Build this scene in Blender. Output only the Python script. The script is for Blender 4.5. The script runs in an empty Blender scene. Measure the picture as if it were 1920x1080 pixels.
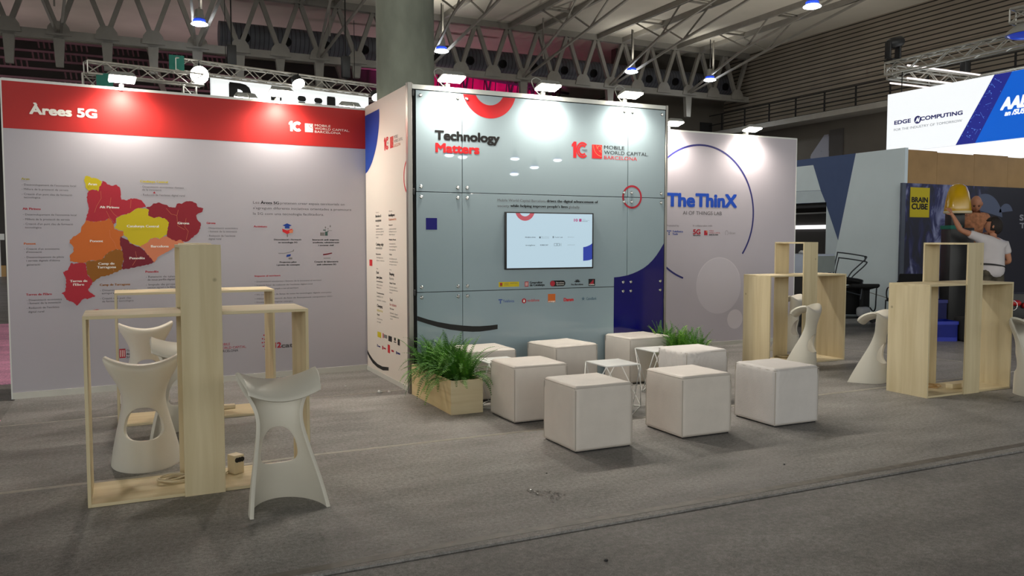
import bpy, bmesh, math, random
from math import sin, cos, pi, radians as R
from mathutils import Vector, Matrix, noise
random.seed(7)
S = bpy.context.scene
COL = S.collection

# ------------------------------------------------------------------ camera
cd = bpy.data.cameras.new('camera'); cam = bpy.data.objects.new('camera', cd); COL.objects.link(cam)
cd.sensor_width = 36.0; cd.lens = 1526.0 / 1920.0 * 36.0; cd.clip_start = 0.05; cd.clip_end = 300
cam.location = (0, 0, 1.5)
cam.rotation_euler = (R(90 - 3.40), 0, R(-25.54))
S.camera = cam

# ------------------------------------------------------------------ world, exposure
wd = bpy.data.worlds.new('hall_air'); S.world = wd; wd.use_nodes = True
bg = wd.node_tree.nodes['Background']; bg.inputs[0].default_value = (0.94, 0.95, 0.90, 1)
# the rest of the hall around the modelled part: dark roof and floor, a bright band of lit stands low on the horizon behind and left of the viewer
AIR_BASE, AIR_BAND = 0.035, 3.5
_n = wd.node_tree.nodes; _l = wd.node_tree.links.new
_tc = _n.new('ShaderNodeTexCoord'); _sp = _n.new('ShaderNodeSeparateXYZ'); _l(_tc.outputs['Generated'], _sp.inputs[0])
def _m(op, a, b):
    q = _n.new('ShaderNodeMath'); q.operation = op
    for i, v in enumerate((a, b)):
        if isinstance(v, (int, float)): q.inputs[i].default_value = v
        else: _l(v, q.inputs[i])
    return q.outputs[0]
_e = _m('SUBTRACT', _sp.outputs[2], 0.16); _band = _m('POWER', 2.71828, _m('MULTIPLY', _m('MULTIPLY', _e, _e), -60.0))
_dir = _m('ADD', _m('MULTIPLY', _sp.outputs[1], -0.75), _m('MULTIPLY', _sp.outputs[0], -0.45)); _dir = _m('MAXIMUM', _m('ADD', _dir, 0.15), 0.0)
_l(_m('ADD', _m('MULTIPLY', _m('MULTIPLY', _band, _dir), AIR_BAND), AIR_BASE), bg.inputs[1])
vs = S.view_settings
vs.view_transform = 'Standard'; vs.look = 'None'; vs.gamma = 1.0; vs.exposure = 0.0; vs.use_curve_mapping = False
S.cycles.use_denoising = True
S.cycles.sample_clamp_indirect = 4.0
S.cycles.max_bounces = 8
S.cycles.caustics_reflective = False; S.cycles.caustics_refractive = False

FLOOD_W = 92.0        # each exhibition floodlight
HALL_W = 620.0        # each high-bay hall lamp far off
AISLE_W = 300.0       # lamps over the hall behind the viewer, the ones mirrored in the glass
UP_W = 1150.0         # added unseen uplighters that brighten the ceiling
FLOOD_COL = (1.0, 0.915, 0.79)
HALL_COL = (0.86, 0.93, 1.0)

# ------------------------------------------------------------------ materials
def srgb(r, g, b):
    f = lambda c: (c / 12.92) if c <= 0.04045 else ((c + 0.055) / 1.055) ** 2.4
    return (f(r / 255), f(g / 255), f(b / 255), 1)
def mat(name, col, rough=0.6, metal=0.0, var=0.0, vscale=6.0, bump=0.0, bscale=60.0, emit=0.0, coat=0.0, spec=0.5, stretch=(1, 1, 1), ecol=None):
    m = bpy.data.materials.new(name); m.use_nodes = True
    nt = m.node_tree; p = nt.nodes['Principled BSDF']
    if len(col) == 3: col = (*col, 1)
    p.inputs['Base Color'].default_value = col
    p.inputs['Roughness'].default_value = rough; p.inputs['Metallic'].default_value = metal
    p.inputs['Coat Weight'].default_value = coat; p.inputs['Specular IOR Level'].default_value = spec
    if emit:
        p.inputs['Emission Color'].default_value = ecol or col; p.inputs['Emission Strength'].default_value = emit
    if var or bump:
        tc = nt.nodes.new('ShaderNodeTexCoord'); mp = nt.nodes.new('ShaderNodeMapping'); mp.inputs['Scale'].default_value = stretch
        nt.links.new(tc.outputs['Object'], mp.inputs[0])
    if var:
        n = nt.nodes.new('ShaderNodeTexNoise'); n.inputs['Scale'].default_value = vscale; n.inputs['Detail'].default_value = 5
        nt.links.new(mp.outputs[0], n.inputs['Vector'])
        rp = nt.nodes.new('ShaderNodeMapRange'); rp.inputs[1].default_value = 0.3; rp.inputs[2].default_value = 0.7
        rp.inputs[3].default_value = 1 - var; rp.inputs[4].default_value = 1 + var
        nt.links.new(n.outputs['Fac'], rp.inputs[0])
        mx = nt.nodes.new('ShaderNodeVectorMath'); mx.operation = 'SCALE'; mx.inputs[0].default_value = col[:3]
        nt.links.new(rp.outputs[0], mx.inputs['Scale']); nt.links.new(mx.outputs[0], p.inputs['Base Color'])
    if bump:
        n2 = nt.nodes.new('ShaderNodeTexNoise'); n2.inputs['Scale'].default_value = bscale; n2.inputs['Detail'].default_value = 4
        nt.links.new(mp.outputs[0], n2.inputs['Vector'])
        b = nt.nodes.new('ShaderNodeBump'); b.inputs['Strength'].default_value = bump; b.inputs['Distance'].default_value = 0.01
        nt.links.new(n2.outputs['Fac'], b.inputs['Height']); nt.links.new(b.outputs[0], p.inputs['Normal'])
    return m
def ink(name, r, g, b, rough=0.5): return mat(name, srgb(r, g, b), rough, spec=0.3)

def carpet_mat(name, col, rough, film):
    """grey carpet under a crinkled protective film: fibre noise, broad wear, glittering film creases"""
    m = bpy.data.materials.new(name); m.use_nodes = True; nt = m.node_tree; p = nt.nodes['Principled BSDF']; L = nt.links.new
    tc = nt.nodes.new('ShaderNodeTexCoord')
    n1 = nt.nodes.new('ShaderNodeTexNoise'); n1.inputs['Scale'].default_value = 1.3; n1.inputs['Detail'].default_value = 7; n1.inputs['Roughness'].default_value = 0.65
    mp = nt.nodes.new('ShaderNodeMapping'); mp.inputs['Scale'].default_value = (0.7, 1.8, 1); L(tc.outputs['Object'], mp.inputs[0]); L(mp.outputs[0], n1.inputs['Vector'])
    n2 = nt.nodes.new('ShaderNodeTexNoise'); n2.inputs['Scale'].default_value = 160; n2.inputs['Detail'].default_value = 3; L(tc.outputs['Object'], n2.inputs['Vector'])
    a = nt.nodes.new('ShaderNodeMapRange'); a.inputs[1].default_value = .3; a.inputs[2].default_value = .7; a.inputs[3].default_value = .70; a.inputs[4].default_value = 1.30; L(n1.outputs['Fac'], a.inputs[0])
    b = nt.nodes.new('ShaderNodeMapRange'); b.inputs[1].default_value = .3; b.inputs[2].default_value = .7; b.inputs[3].default_value = .72; b.inputs[4].default_value = 1.28; L(n2.outputs['Fac'], b.inputs[0])
    mu = nt.nodes.new('ShaderNodeMath'); mu.operation = 'MULTIPLY'; L(a.outputs[0], mu.inputs[0]); L(b.outputs[0], mu.inputs[1])
    n5 = nt.nodes.new('ShaderNodeTexNoise'); n5.inputs['Scale'].default_value = 42; n5.inputs['Detail'].default_value = 5; n5.inputs['Roughness'].default_value = 0.75; L(tc.outputs['Object'], n5.inputs['Vector'])
    c5 = nt.nodes.new('ShaderNodeMapRange'); c5.inputs[1].default_value = .3; c5.inputs[2].default_value = .7; c5.inputs[3].default_value = .60; c5.inputs[4].default_value = 1.40; L(n5.outputs['Fac'], c5.inputs[0])
    m5 = nt.nodes.new('ShaderNodeMath'); m5.operation = 'MULTIPLY'; L(mu.outputs[0], m5.inputs[0]); L(c5.outputs[0], m5.inputs[1])
    sc = nt.nodes.new('ShaderNodeVectorMath'); sc.operation = 'SCALE'; sc.inputs[0].default_value = col[:3]; L(m5.outputs[0], sc.inputs['Scale']); L(sc.outputs[0], p.inputs['Base Color'])
    p.inputs['Roughness'].default_value = rough
    p.inputs['Coat Weight'].default_value = film; p.inputs['Coat Roughness'].default_value = 0.20; p.inputs['Coat IOR'].default_value = 1.45
    n3 = nt.nodes.new('ShaderNodeTexNoise'); n3.inputs['Scale'].default_value = 55; n3.inputs['Detail'].default_value = 6; n3.inputs['Roughness'].default_value = 0.7; n3.inputs['Distortion'].default_value = 0.6
    L(tc.outputs['Object'], n3.inputs['Vector'])
    n4 = nt.nodes.new('ShaderNodeTexNoise'); n4.inputs['Scale'].default_value = 4; n4.inputs['Detail'].default_value = 4; L(mp.outputs[0], n4.inputs['Vector'])
    ad = nt.nodes.new('ShaderNodeMath'); ad.operation = 'MULTIPLY_ADD'; ad.inputs[1].default_value = 0.35; L(n4.outputs['Fac'], ad.inputs[0]); L(n3.outputs['Fac'], ad.inputs[2])
    bu = nt.nodes.new('ShaderNodeBump'); bu.inputs['Strength'].default_value = 0.8; bu.inputs['Distance'].default_value = 0.014; L(ad.outputs[0], bu.inputs['Height'])
    L(bu.outputs[0], p.inputs['Coat Normal'])
    bu2 = nt.nodes.new('ShaderNodeBump'); bu2.inputs['Strength'].default_value = 0.4; bu2.inputs['Distance'].default_value = 0.004; L(n2.outputs['Fac'], bu2.inputs['Height']); L(bu2.outputs[0], p.inputs['Normal'])
    return m

def wood_mat(name, col, dark, axis):
    """pale birch/pine plywood: long grain streaks along one axis, a few soft knots"""
    m = bpy.data.materials.new(name); m.use_nodes = True; nt = m.node_tree; p = nt.nodes['Principled BSDF']; L = nt.links.new
    tc = nt.nodes.new('ShaderNodeTexCoord'); mp = nt.nodes.new('ShaderNodeMapping')
    s = [9.0, 9.0, 9.0]; s[axis] = 0.7; mp.inputs['Scale'].default_value = s; L(tc.outputs['Object'], mp.inputs[0])
    n = nt.nodes.new('ShaderNodeTexNoise'); n.inputs['Scale'].default_value = 1.6; n.inputs['Detail'].default_value = 6; n.inputs['Distortion'].default_value = 0.5; L(mp.outputs[0], n.inputs['Vector'])
    cr = nt.nodes.new('ShaderNodeValToRGB'); cr.color_ramp.elements[0].position = 0.3; cr.color_ramp.elements[0].color = dark; cr.color_ramp.elements[1].position = 0.66; cr.color_ramp.elements[1].color = col
    L(n.outputs['Fac'], cr.inputs[0])
    v = nt.nodes.new('ShaderNodeTexVoronoi'); v.inputs['Scale'].default_value = 3.1; L(tc.outputs['Object'], v.inputs['Vector'])
    kr = nt.nodes.new('ShaderNodeMapRange'); kr.inputs[1].default_value = 0.02; kr.inputs[2].default_value = 0.055; kr.inputs[3].default_value = 0.45; kr.inputs[4].default_value = 1.0; L(v.outputs['Distance'], kr.inputs[0])
    sc = nt.nodes.new('ShaderNodeVectorMath'); sc.operation = 'SCALE'; L(cr.outputs[0], sc.inputs[0]); L(kr.outputs[0], sc.inputs['Scale']); L(sc.outputs[0], p.inputs['Base Color'])
    p.inputs['Roughness'].default_value = 0.62; p.inputs['Specular IOR Level'].default_value = 0.3
    return m

def rib_mat(name, col, dark, period, duty, axis):
    """horizontal ribs: dark joints repeating along one axis of the sheet"""
    m = bpy.data.materials.new(name); m.use_nodes = True; nt = m.node_tree; p = nt.nodes['Principled BSDF']; L = nt.links.new
    tc = nt.nodes.new('ShaderNodeTexCoord'); sp = nt.nodes.new('ShaderNodeSeparateXYZ'); L(tc.outputs['Object'], sp.inputs[0])
    d = nt.nodes.new('ShaderNodeMath'); d.operation = 'DIVIDE'; d.inputs[1].default_value = period; L(sp.outputs[axis], d.inputs[0])
    f = nt.nodes.new('ShaderNodeMath'); f.operation = 'FRACT'; L(d.outputs[0], f.inputs[0])
    c = nt.nodes.new('ShaderNodeMath'); c.operation = 'LESS_THAN'; c.inputs[1].default_value = duty; L(f.outputs[0], c.inputs[0])
    mx = nt.nodes.new('ShaderNodeMix'); mx.data_type = 'RGBA'; mx.inputs[6].default_value = col; mx.inputs[7].default_value = dark; L(c.outputs[0], mx.inputs[0])
    n = nt.nodes.new('ShaderNodeTexNoise'); n.inputs['Scale'].default_value = 0.8; L(tc.outputs['Object'], n.inputs['Vector'])
    a = nt.nodes.new('ShaderNodeMapRange'); a.inputs[3].default_value = .75; a.inputs[4].default_value = 1.25; L(n.outputs['Fac'], a.inputs[0])
    sc = nt.nodes.new('ShaderNodeVectorMath'); sc.operation = 'SCALE'; L(mx.outputs[2], sc.inputs[0]); L(a.outputs[0], sc.inputs['Scale']); L(sc.outputs[0], p.inputs['Base Color'])
    p.inputs['Roughness'].default_value = 0.55
    return m

M = {}
M['carpet'] = carpet_mat('stand_carpet', srgb(139, 136, 133), 0.85, 0.30)
M['aisle'] = carpet_mat('aisle_carpet', srgb(127, 124, 121), 0.85, 0.35)
M['pink'] = carpet_mat('pink_carpet', srgb(242, 168, 204), 0.9, 0.15)
M['tape'] = mat('pale_tape', srgb(160, 155, 144), 0.4, var=.2, vscale=20)
M['tape_edge'] = mat('clear_tape', srgb(106, 100, 92), 0.6, var=.3, vscale=14, bump=.4, bscale=20)
M['dark'] = mat('dark_gap', (0.012, 0.011, 0.011), 0.8)
M['panel'] = mat('white_laminate', srgb(180, 176, 184), 0.55, var=.012, vscale=2)
M['panel_warm'] = mat('warm_white_laminate', srgb(226, 216, 205), 0.5, var=.012, vscale=2)
M['panel_lilac_lit'] = mat('lilac_lit_laminate', srgb(192, 185, 194), 0.5, var=.015, vscale=2)  # mauve cast of the light put into the panel colour
M['panel_edge'] = mat('white_panel_edge', srgb(222, 224, 220), 0.45, var=.02)
M['skirt'] = mat('pale_skirting', srgb(205, 204, 196), 0.4, var=.03)
M['header'] = ink('header_red', 178, 40, 38)
M['glass'] = mat('back_painted_glass', srgb(146, 164, 172), 0.012, spec=0.55, var=.02, vscale=1.2)
M['alu'] = mat('brushed_aluminium', srgb(150, 146, 140), 0.35, 0.9, var=.1, vscale=30, stretch=(1, 1, .05))
M['chrome'] = mat('polished_steel', srgb(200, 200, 198), 0.18, 1.0, var=.03)
M['galv'] = mat('truss_aluminium', srgb(196, 194, 186), 0.4, 0.7, var=.1, vscale=12)
M['wood'] = wood_mat('plywood_upright', srgb(216, 202, 168), srgb(200, 184, 147), 2)
M['wood_x'] = wood_mat('plywood_flat', srgb(220, 206, 172), srgb(203, 186, 148), 0)
M['stool'] = mat('white_moulded_plastic', srgb(216, 211, 198), 0.42, bump=.12, bscale=260, var=.02)
M['leather'] = mat('white_leatherette', srgb(214, 206, 198), 0.45, bump=.25, bscale=180, var=.03, vscale=8)
M['leather_cool'] = mat('white_cloth_cover', srgb(212, 207, 204), 0.6, bump=.3, bscale=140, var=.03, vscale=8)
M['seam'] = mat('grey_seam', srgb(150, 142, 134), 0.6, var=.08)
M['white_metal'] = mat('white_powder_coat', srgb(226, 226, 224), 0.35, var=.02)
M['black'] = mat('black_plastic', (0.014, 0.014, 0.015), 0.45, var=.2)
M['black_cloth'] = mat('black_fabric', (0.009, 0.009, 0.010), 0.9, bump=.4, bscale=250)
M['soil'] = mat('potting_soil', (0.03, 0.022, 0.016), 0.95, bump=.6, bscale=60, var=.3)
M['concrete'] = mat('column_concrete', srgb(134, 138, 124), 0.75, var=.34, vscale=2.2, bump=.25, bscale=14, stretch=(1, 1, .45))
M['ceiling'] = mat('ceiling_panel', srgb(206, 200, 186), 0.9, var=.12, vscale=.35)
M['roof_steel'] = mat('grey_painted_steel', srgb(150, 146, 138), 0.6, var=.08, vscale=3)
M['duct'] = rib_mat('spiral_duct', srgb(112, 114, 122), srgb(78, 80, 86), 0.16, 0.2, 0)
M['cladding'] = rib_mat('ribbed_cladding', srgb(158, 147, 132), srgb(44, 40, 36), 0.17, 0.26, 2)
M['wall_low'] = mat('dark_lower_wall', srgb(92, 86, 78), 0.8, var=.1, vscale=.6)
M['wall_far'] = mat('dark_far_wall', srgb(70, 66, 64), 0.85, var=.15, vscale=.4)
M['lens_warm'] = mat('flood_lens', (1, .95, .85), .3, emit=48.0, ecol=(1.0, .93, .80, 1))
M['lens_cool'] = mat('high_bay_lens', (.9, .95, 1), .3, emit=22.0, ecol=(.88, .95, 1.0, 1))
M['lens_spot'] = mat('spot_lens', (1, 1, .95), .3, emit=40.0, ecol=(1.0, .98, .92, 1))
M['lamp_body'] = mat('lamp_grey', srgb(168, 168, 162), 0.4, 0.3, var=.06)
M['lamp_blue'] = mat('blue_lamp_glass', srgb(40, 70, 190), 0.15, emit=.35, ecol=srgb(50, 80, 220))
M['cream'] = mat('cream_plastic', srgb(214, 200, 168), 0.45, var=.03)
M['skin'] = mat('skin', srgb(186, 128, 98), 0.55, var=.06, vscale=14)
M['hair'] = mat('dark_hair', srgb(34, 26, 22), 0.7, bump=.6, bscale=90)
M['tshirt'] = mat('white_cotton', srgb(206, 200, 202), 0.85, bump=.35, bscale=16, var=.04)
M['orange_shirt'] = mat('orange_patterned_cotton', srgb(176, 118, 84), 0.85, var=.38, vscale=16)
M['camo'] = mat('camouflage_cotton', srgb(74, 68, 56), 0.9, var=.5, vscale=13)
M['black_trousers'] = mat('black_cotton', (0.012, 0.012, 0.013), 0.9, bump=.3, bscale=30)
M['yellow'] = mat('glossy_yellow', srgb(200, 156, 12), 0.2, coat=.4, var=.04)
M['crate_blue'] = mat('blue_crate_plastic', srgb(22, 44, 170), 0.4, var=.08)
M['red_tool'] = mat('red_plastic', srgb(190, 36, 36), 0.4, var=.08)
M['teal'] = mat('teal_fabric', srgb(36, 110, 96), 0.8, var=.08)
M['magenta'] = mat('magenta_fabric', srgb(226, 60, 150), 0.8, var=.18, vscale=.8)
M['board'] = mat('raw_chipboard', srgb(176, 140, 92), 0.75, var=.1, vscale=2.5)
for k, c in dict(black=(24, 23, 23), ink=(92, 88, 90), white=(244, 240, 232), red=(206, 38, 44), crimson=(178, 40, 56), darkred=(142, 30, 44), orange=(206, 106, 40), yellow=(206, 186, 26), olive=(170, 160, 60),
                 brown=(148, 92, 22), salmon=(214, 128, 92), blue=(24, 62, 150), navy=(48, 48, 112), thinx=(28, 78, 190), teal=(40, 82, 104), grey=(128, 124, 122), deepblue=(18, 12, 112), skyblue=(10, 60, 190), maroon=(120, 26, 44), greywhite=(150, 150, 160), green=(60, 90, 84)).items():
    M['i_' + k] = ink('print_' + k, *c)

M['i_litnavy'] = mat('lit_print_navy', srgb(48, 48, 112), .4, emit=.30, ecol=srgb(56, 56, 130)); M['i_litgrey'] = mat('lit_print_grey', srgb(130, 134, 140), .4, emit=.22, ecol=srgb(150, 156, 164))
# ------------------------------------------------------------------ geometry helpers
def link(name, bm, m, parent=None, smooth=False, angle=None):
    me = bpy.data.meshes.new(name); bm.normal_update(); bm.to_mesh(me); bm.free()
    for x in (m if isinstance(m, (list, tuple)) else [m]): me.materials.append(x)
    if smooth:
        for p in me.polygons: p.use_smooth = True
    o = bpy.data.objects.new(name, me); COL.objects.link(o)
    if parent: o.parent = parent
    if smooth and angle: auto(o, angle)
    return o
def auto(o, deg):
    lim = cos(R(deg)); me = o.data; bm = bmesh.new(); bm.from_mesh(me)
    for e in bm.edges:
        if len(e.link_faces) == 2 and e.link_faces[0].normal.dot(e.link_faces[1].normal) < lim: e.smooth = False
    bm.to_mesh(me); bm.free()
def thing(name, label, cat, loc=(0, 0, 0), rz=0.0, group=None, kind='thing'):
    o = bpy.data.objects.new(name, None); COL.objects.link(o); o.empty_display_size = .1
    o.location = loc; o.rotation_euler = (0, 0, rz)
    return tag(o, label, cat, group, kind)
def tag(o, label, cat, group=None, kind='thing'):
    o['label'] = label; o['category'] = cat; o['kind'] = kind
    if group: o['group'] = group
    return o
def struct(o):
    o['kind'] = 'structure'; return o
def box(bm, x0, x1, y0, y1, z0, z1, mi=0, mtx=None):
    vs = [bm.verts.new((x, y, z)) for x in (x0, x1) for y in (y0, y1) for z in (z0, z1)]
    if mtx:
        for v in vs: v.co = mtx @ v.co
    for f in ((0, 1, 3, 2), (4, 6, 7, 5), (0, 4, 5, 1), (2, 3, 7, 6), (0, 2, 6, 4), (1, 5, 7, 3)):
        q = bm.faces.new([vs[i] for i in f]); q.material_index = mi
    return vs
def bevel(bm, w, seg=2):
    bmesh.ops.bevel(bm, geom=bm.edges[:], offset=w, segments=seg, affect='EDGES', profile=.5)
def bbox(name, x0, x1, y0, y1, z0, z1, m, parent=None, bv=0.0, seg=2):
    bm = bmesh.new(); box(bm, x0, x1, y0, y1, z0, z1)
    if bv: bevel(bm, bv, seg)
    return link(name, bm, m, parent, smooth=bool(bv), angle=40 if bv else None)
def frame_of(d):
    d = d.normalized(); a = Vector((0, 0, 1)) if abs(d.z) < .95 else Vector((1, 0, 0))
    x = d.cross(a).normalized(); return x, d.cross(x).normalized()
def tube(bm, pts, r, n=8, cap=True, mi=0, closed=False):
    pts = [Vector(p) for p in pts]; rings = []; N = len(pts); px = None
    for i, p in enumerate(pts):
        if closed: d = pts[(i + 1) % N] - pts[i - 1]
        else: d = pts[min(i + 1, N - 1)] - pts[max(i - 1, 0)]
        d.normalize()
        if px is None: x, y = frame_of(d)
        else:
            x = (px - d * px.dot(d)); x = x.normalized() if x.length > 1e-5 else frame_of(d)[0]; y = d.cross(x)
        px = x; rr = r[i] if isinstance(r, (list, tuple)) else r
        rings.append([bm.verts.new(p + (x * cos(2 * pi * k / n) + y * sin(2 * pi * k / n)) * rr) for k in range(n)])
    for i in range(N if closed else N - 1):
        a, b = rings[i], rings[(i + 1) % N]
        for k in range(n):
            f = bm.faces.new((a[k], a[(k + 1) % n], b[(k + 1) % n], b[k])); f.material_index = mi
    if cap and not closed:
        bm.faces.new(rings[0][::-1]).material_index = mi; bm.faces.new(rings[-1]).material_index = mi
def bar(bm, a, b, w, h=None, mi=0):
    """square-section bar from a to b"""
    a, b = Vector(a), Vector(b); x, y = frame_of(b - a); h = h or w
    q = [[bm.verts.new(p + x * w / 2 * sx + y * h / 2 * sy) for sx, sy in ((-1, -1), (1, -1), (1, 1), (-1, 1))] for p in (a, b)]
    for k in range(4): bm.faces.new((q[0][k], q[0][(k + 1) % 4], q[1][(k + 1) % 4], q[1][k])).material_index = mi
    bm.faces.new(q[0][::-1]).material_index = mi; bm.faces.new(q[1]).material_index = mi
def lathe(bm, prof, n=24, mtx=None, mi=0, caps=True):
    rings = []
    for r, z in prof: rings.append([bm.verts.new(Vector((r * cos(2 * pi * k / n), r * sin(2 * pi * k / n), z))) for k in range(n)])
    if mtx:
        for rg in rings:
            for v in rg: v.co = mtx @ v.co
    for a, b in zip(rings, rings[1:]):
        for k in range(n): bm.faces.new((a[k], a[(k + 1) % n], b[(k + 1) % n], b[k])).material_index = mi
    if caps: bm.faces.new(rings[0][::-1]).material_index = mi; bm.faces.new(rings[-1]).material_index = mi
def smooth_path(pts, n=6):
    P = [Vector(p) for p in pts]; out = []
    for i in range(len(P) - 1):
        a, b, c, d = P[max(i - 1, 0)], P[i], P[i + 1], P[min(i + 2, len(P) - 1)]
        for k in range(n):
            t = k / n
            out.append(0.5 * ((2 * b) + (c - a) * t + (2 * a - 5 * b + 4 * c - d) * t * t + (3 * b - a - 3 * c + d) * t ** 3))
    out.append(P[-1]); return out
# flat printed shapes on a wall, local frame: x along, z up, -y towards the viewer
def fill(bm, pts, off, mi=0):
    vs = [bm.verts.new((x, -off, z)) for x, z in pts]
    f = bm.faces.new(vs); f.material_index = mi
    f.normal_update()
    if f.normal.y > 0: f.normal_flip()
    return f
def rect(bm, x0, x1, z0, z1, off, mi=0): fill(bm, [(x0, z0), (x1, z0), (x1, z1), (x0, z1)], off, mi)
def circ(cx, cz, r, a0=0, a1=360, n=40): return [(cx + r * cos(R(a0 + (a1 - a0) * k / n)), cz + r * sin(R(a0 + (a1 - a0) * k / n))) for k in range(n + 1)]
def arcband(bm, cx, cz, r0, r1, a0, a1, off, mi=0, n=48, rx=1.0):
    for k in range(n):
        t0 = R(a0 + (a1 - a0) * k / n); t1 = R(a0 + (a1 - a0) * (k + 1) / n)
        fill(bm, [(cx + r0 * cos(t0) * rx, cz + r0 * sin(t0)), (cx + r1 * cos(t0) * rx, cz + r1 * sin(t0)), (cx + r1 * cos(t1) * rx, cz + r1 * sin(t1)), (cx + r0 * cos(t1) * rx, cz + r0 * sin(t1))], off, mi)
CAP = [None]
def put_text(bm, txt, x0, z0, w, cap, off, mi=0, bold=0, shear=0.0, res=3):
    """letters as flat shapes: left edge x0, baseline z0, total width w, capital height cap"""
    cu = bpy.data.curves.new('t', 'FONT'); cu.body = txt; cu.size = 1.0; cu.resolution_u = res; cu.fill_mode = 'FRONT'; cu.shear = shear
    o = bpy.data.objects.new('t', cu); COL.objects.link(o)
    dg = bpy.context.evaluated_depsgraph_get(); me = bpy.data.meshes.new_from_object(o.evaluated_get(dg))
    if CAP[0] is None:
        CAP[0] = .72; c2 = bpy.data.curves.new('h', 'FONT'); c2.body = 'H'; o2 = bpy.data.objects.new('h', c2); COL.objects.link(o2)
        m2 = bpy.data.meshes.new_from_object(o2.evaluated_get(bpy.context.evaluated_depsgraph_get())); CAP[0] = max(v.co.y for v in m2.vertices) if len(m2.vertices) else .72
        bpy.data.objects.remove(o2); bpy.data.curves.remove(c2); bpy.data.meshes.remove(m2)
    if len(me.vertices):
        xs = [v.co.x for v in me.vertices]; a, b = min(xs), max(xs); sx = w / max(b - a, 1e-6); sz = cap / CAP[0]
        k = cap * .08 if bold else 0; q = k * .7
        for n_, (dx, dz) in enumerate(((0, 0), (-k, 0), (k, 0), (0, q), (0, -q), (-q, -q), (q, -q), (-q, q), (q, q)) if bold and cap > .03 else ((-k, 0), (k, 0)) if bold else ((0, 0),)):
            base = [bm.verts.new((x0 + dx + (v.co.x - a) * sx, -off - n_ * .00012, z0 + dz + v.co.y * sz)) for v in me.vertices]
            for p in me.polygons:
                f = bm.faces.new([base[i] for i in p.vertices])
                f.material_index = mi; f.normal_update()
                if f.normal.y > 0: f.normal_flip()
    bpy.data.objects.remove(o); bpy.data.curves.remove(cu); bpy.data.meshes.remove(me)
def lettering(name, rows, parent, off):
    keys = []; bm = bmesh.new()
    for (w_, t, x0, z0, w, cap, col, bold) in rows:
        if col not in keys: keys.append(col)
        put_text(bm, t, x0, z0, w, cap, off, keys.index(col), bold, res=6 if cap > .04 else 2)
    return link(name, bm, [M['i_' + k] for k in keys], parent)
def capital_logo(name, parent, x, z, h, off, cols, wtot, sx=1.0, words=True):
    """the '10 years' numeral, the square with quarter arcs and the three-line name; h = height of numeral; cols: numeral, line inside, word 1, word 2"""
    bm = bmesh.new(); X = lambda u: x + u * h * sx
    p = lambda pts: [(X(u), z + v * h) for u, v in pts]
    fill(bm, p([(.12, 0), (.37, 0), (.37, 1), (.17, 1), (0, .82), (0, .66), (.12, .72)]), off)
    cx, cz = .86, .5
    for r0, r1 in ((.22, .35), (.38, .5)):
        for k in range(30):
            t0 = R(45 + 270 * k / 30); t1 = R(45 + 270 * (k + 1) / 30)
            fill(bm, p([(cx + r0 * cos(t0), cz + r0 * sin(t0)), (cx + r1 * cos(t0), cz + r1 * sin(t0)), (cx + r1 * cos(t1), cz + r1 * sin(t1)), (cx + r0 * cos(t1), cz + r0 * sin(t1))]), off)
    q0, q1 = 1.62, 2.44
    fill(bm, p([(q0, 0.02), (q1, 0.02), (q1, .88), (q0, .88)]), off)
    for rr in (.16, .42, .68):
        a0, a1 = (180, 270) if rr > .2 else (0, 360)
        for k in range(24):
            t0 = R(a0 + (a1 - a0) * k / 24); t1 = R(a0 + (a1 - a0) * (k + 1) / 24); c0, c1 = q1 - (.2 if rr < .2 else .03), .88 - (.22 if rr < .2 else .03)
            fill(bm, p([(c0 + (rr - .018) * cos(t0), c1 + (rr - .018) * sin(t0)), (c0 + (rr + .018) * cos(t0), c1 + (rr + .018) * sin(t0)), (c0 + (rr + .018) * cos(t1), c1 + (rr + .018) * sin(t1)), (c0 + (rr - .018) * cos(t1), c1 + (rr - .018) * sin(t1))]), off + .0006, 1)
    if words:
        xt = X(2.62); wt = x + wtot - xt; c = h * .22
        put_text(bm, 'MOBILE', xt, z + .65 * h, wt * .45, c, off, 2); put_text(bm, 'WORLD CAPITAL.', xt, z + .33 * h, wt, c, off, 2); put_text(bm, 'BARCELONA', xt, z + .01 * h, wt * .74, c, off, 3)
        put_text(bm, 'YEARS', X(.82), z + .44 * h, .42 * h * sx, .12 * h, off + .0004, 4)
    return link(name, bm, [M['i_' + c] for c in cols], parent)
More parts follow.
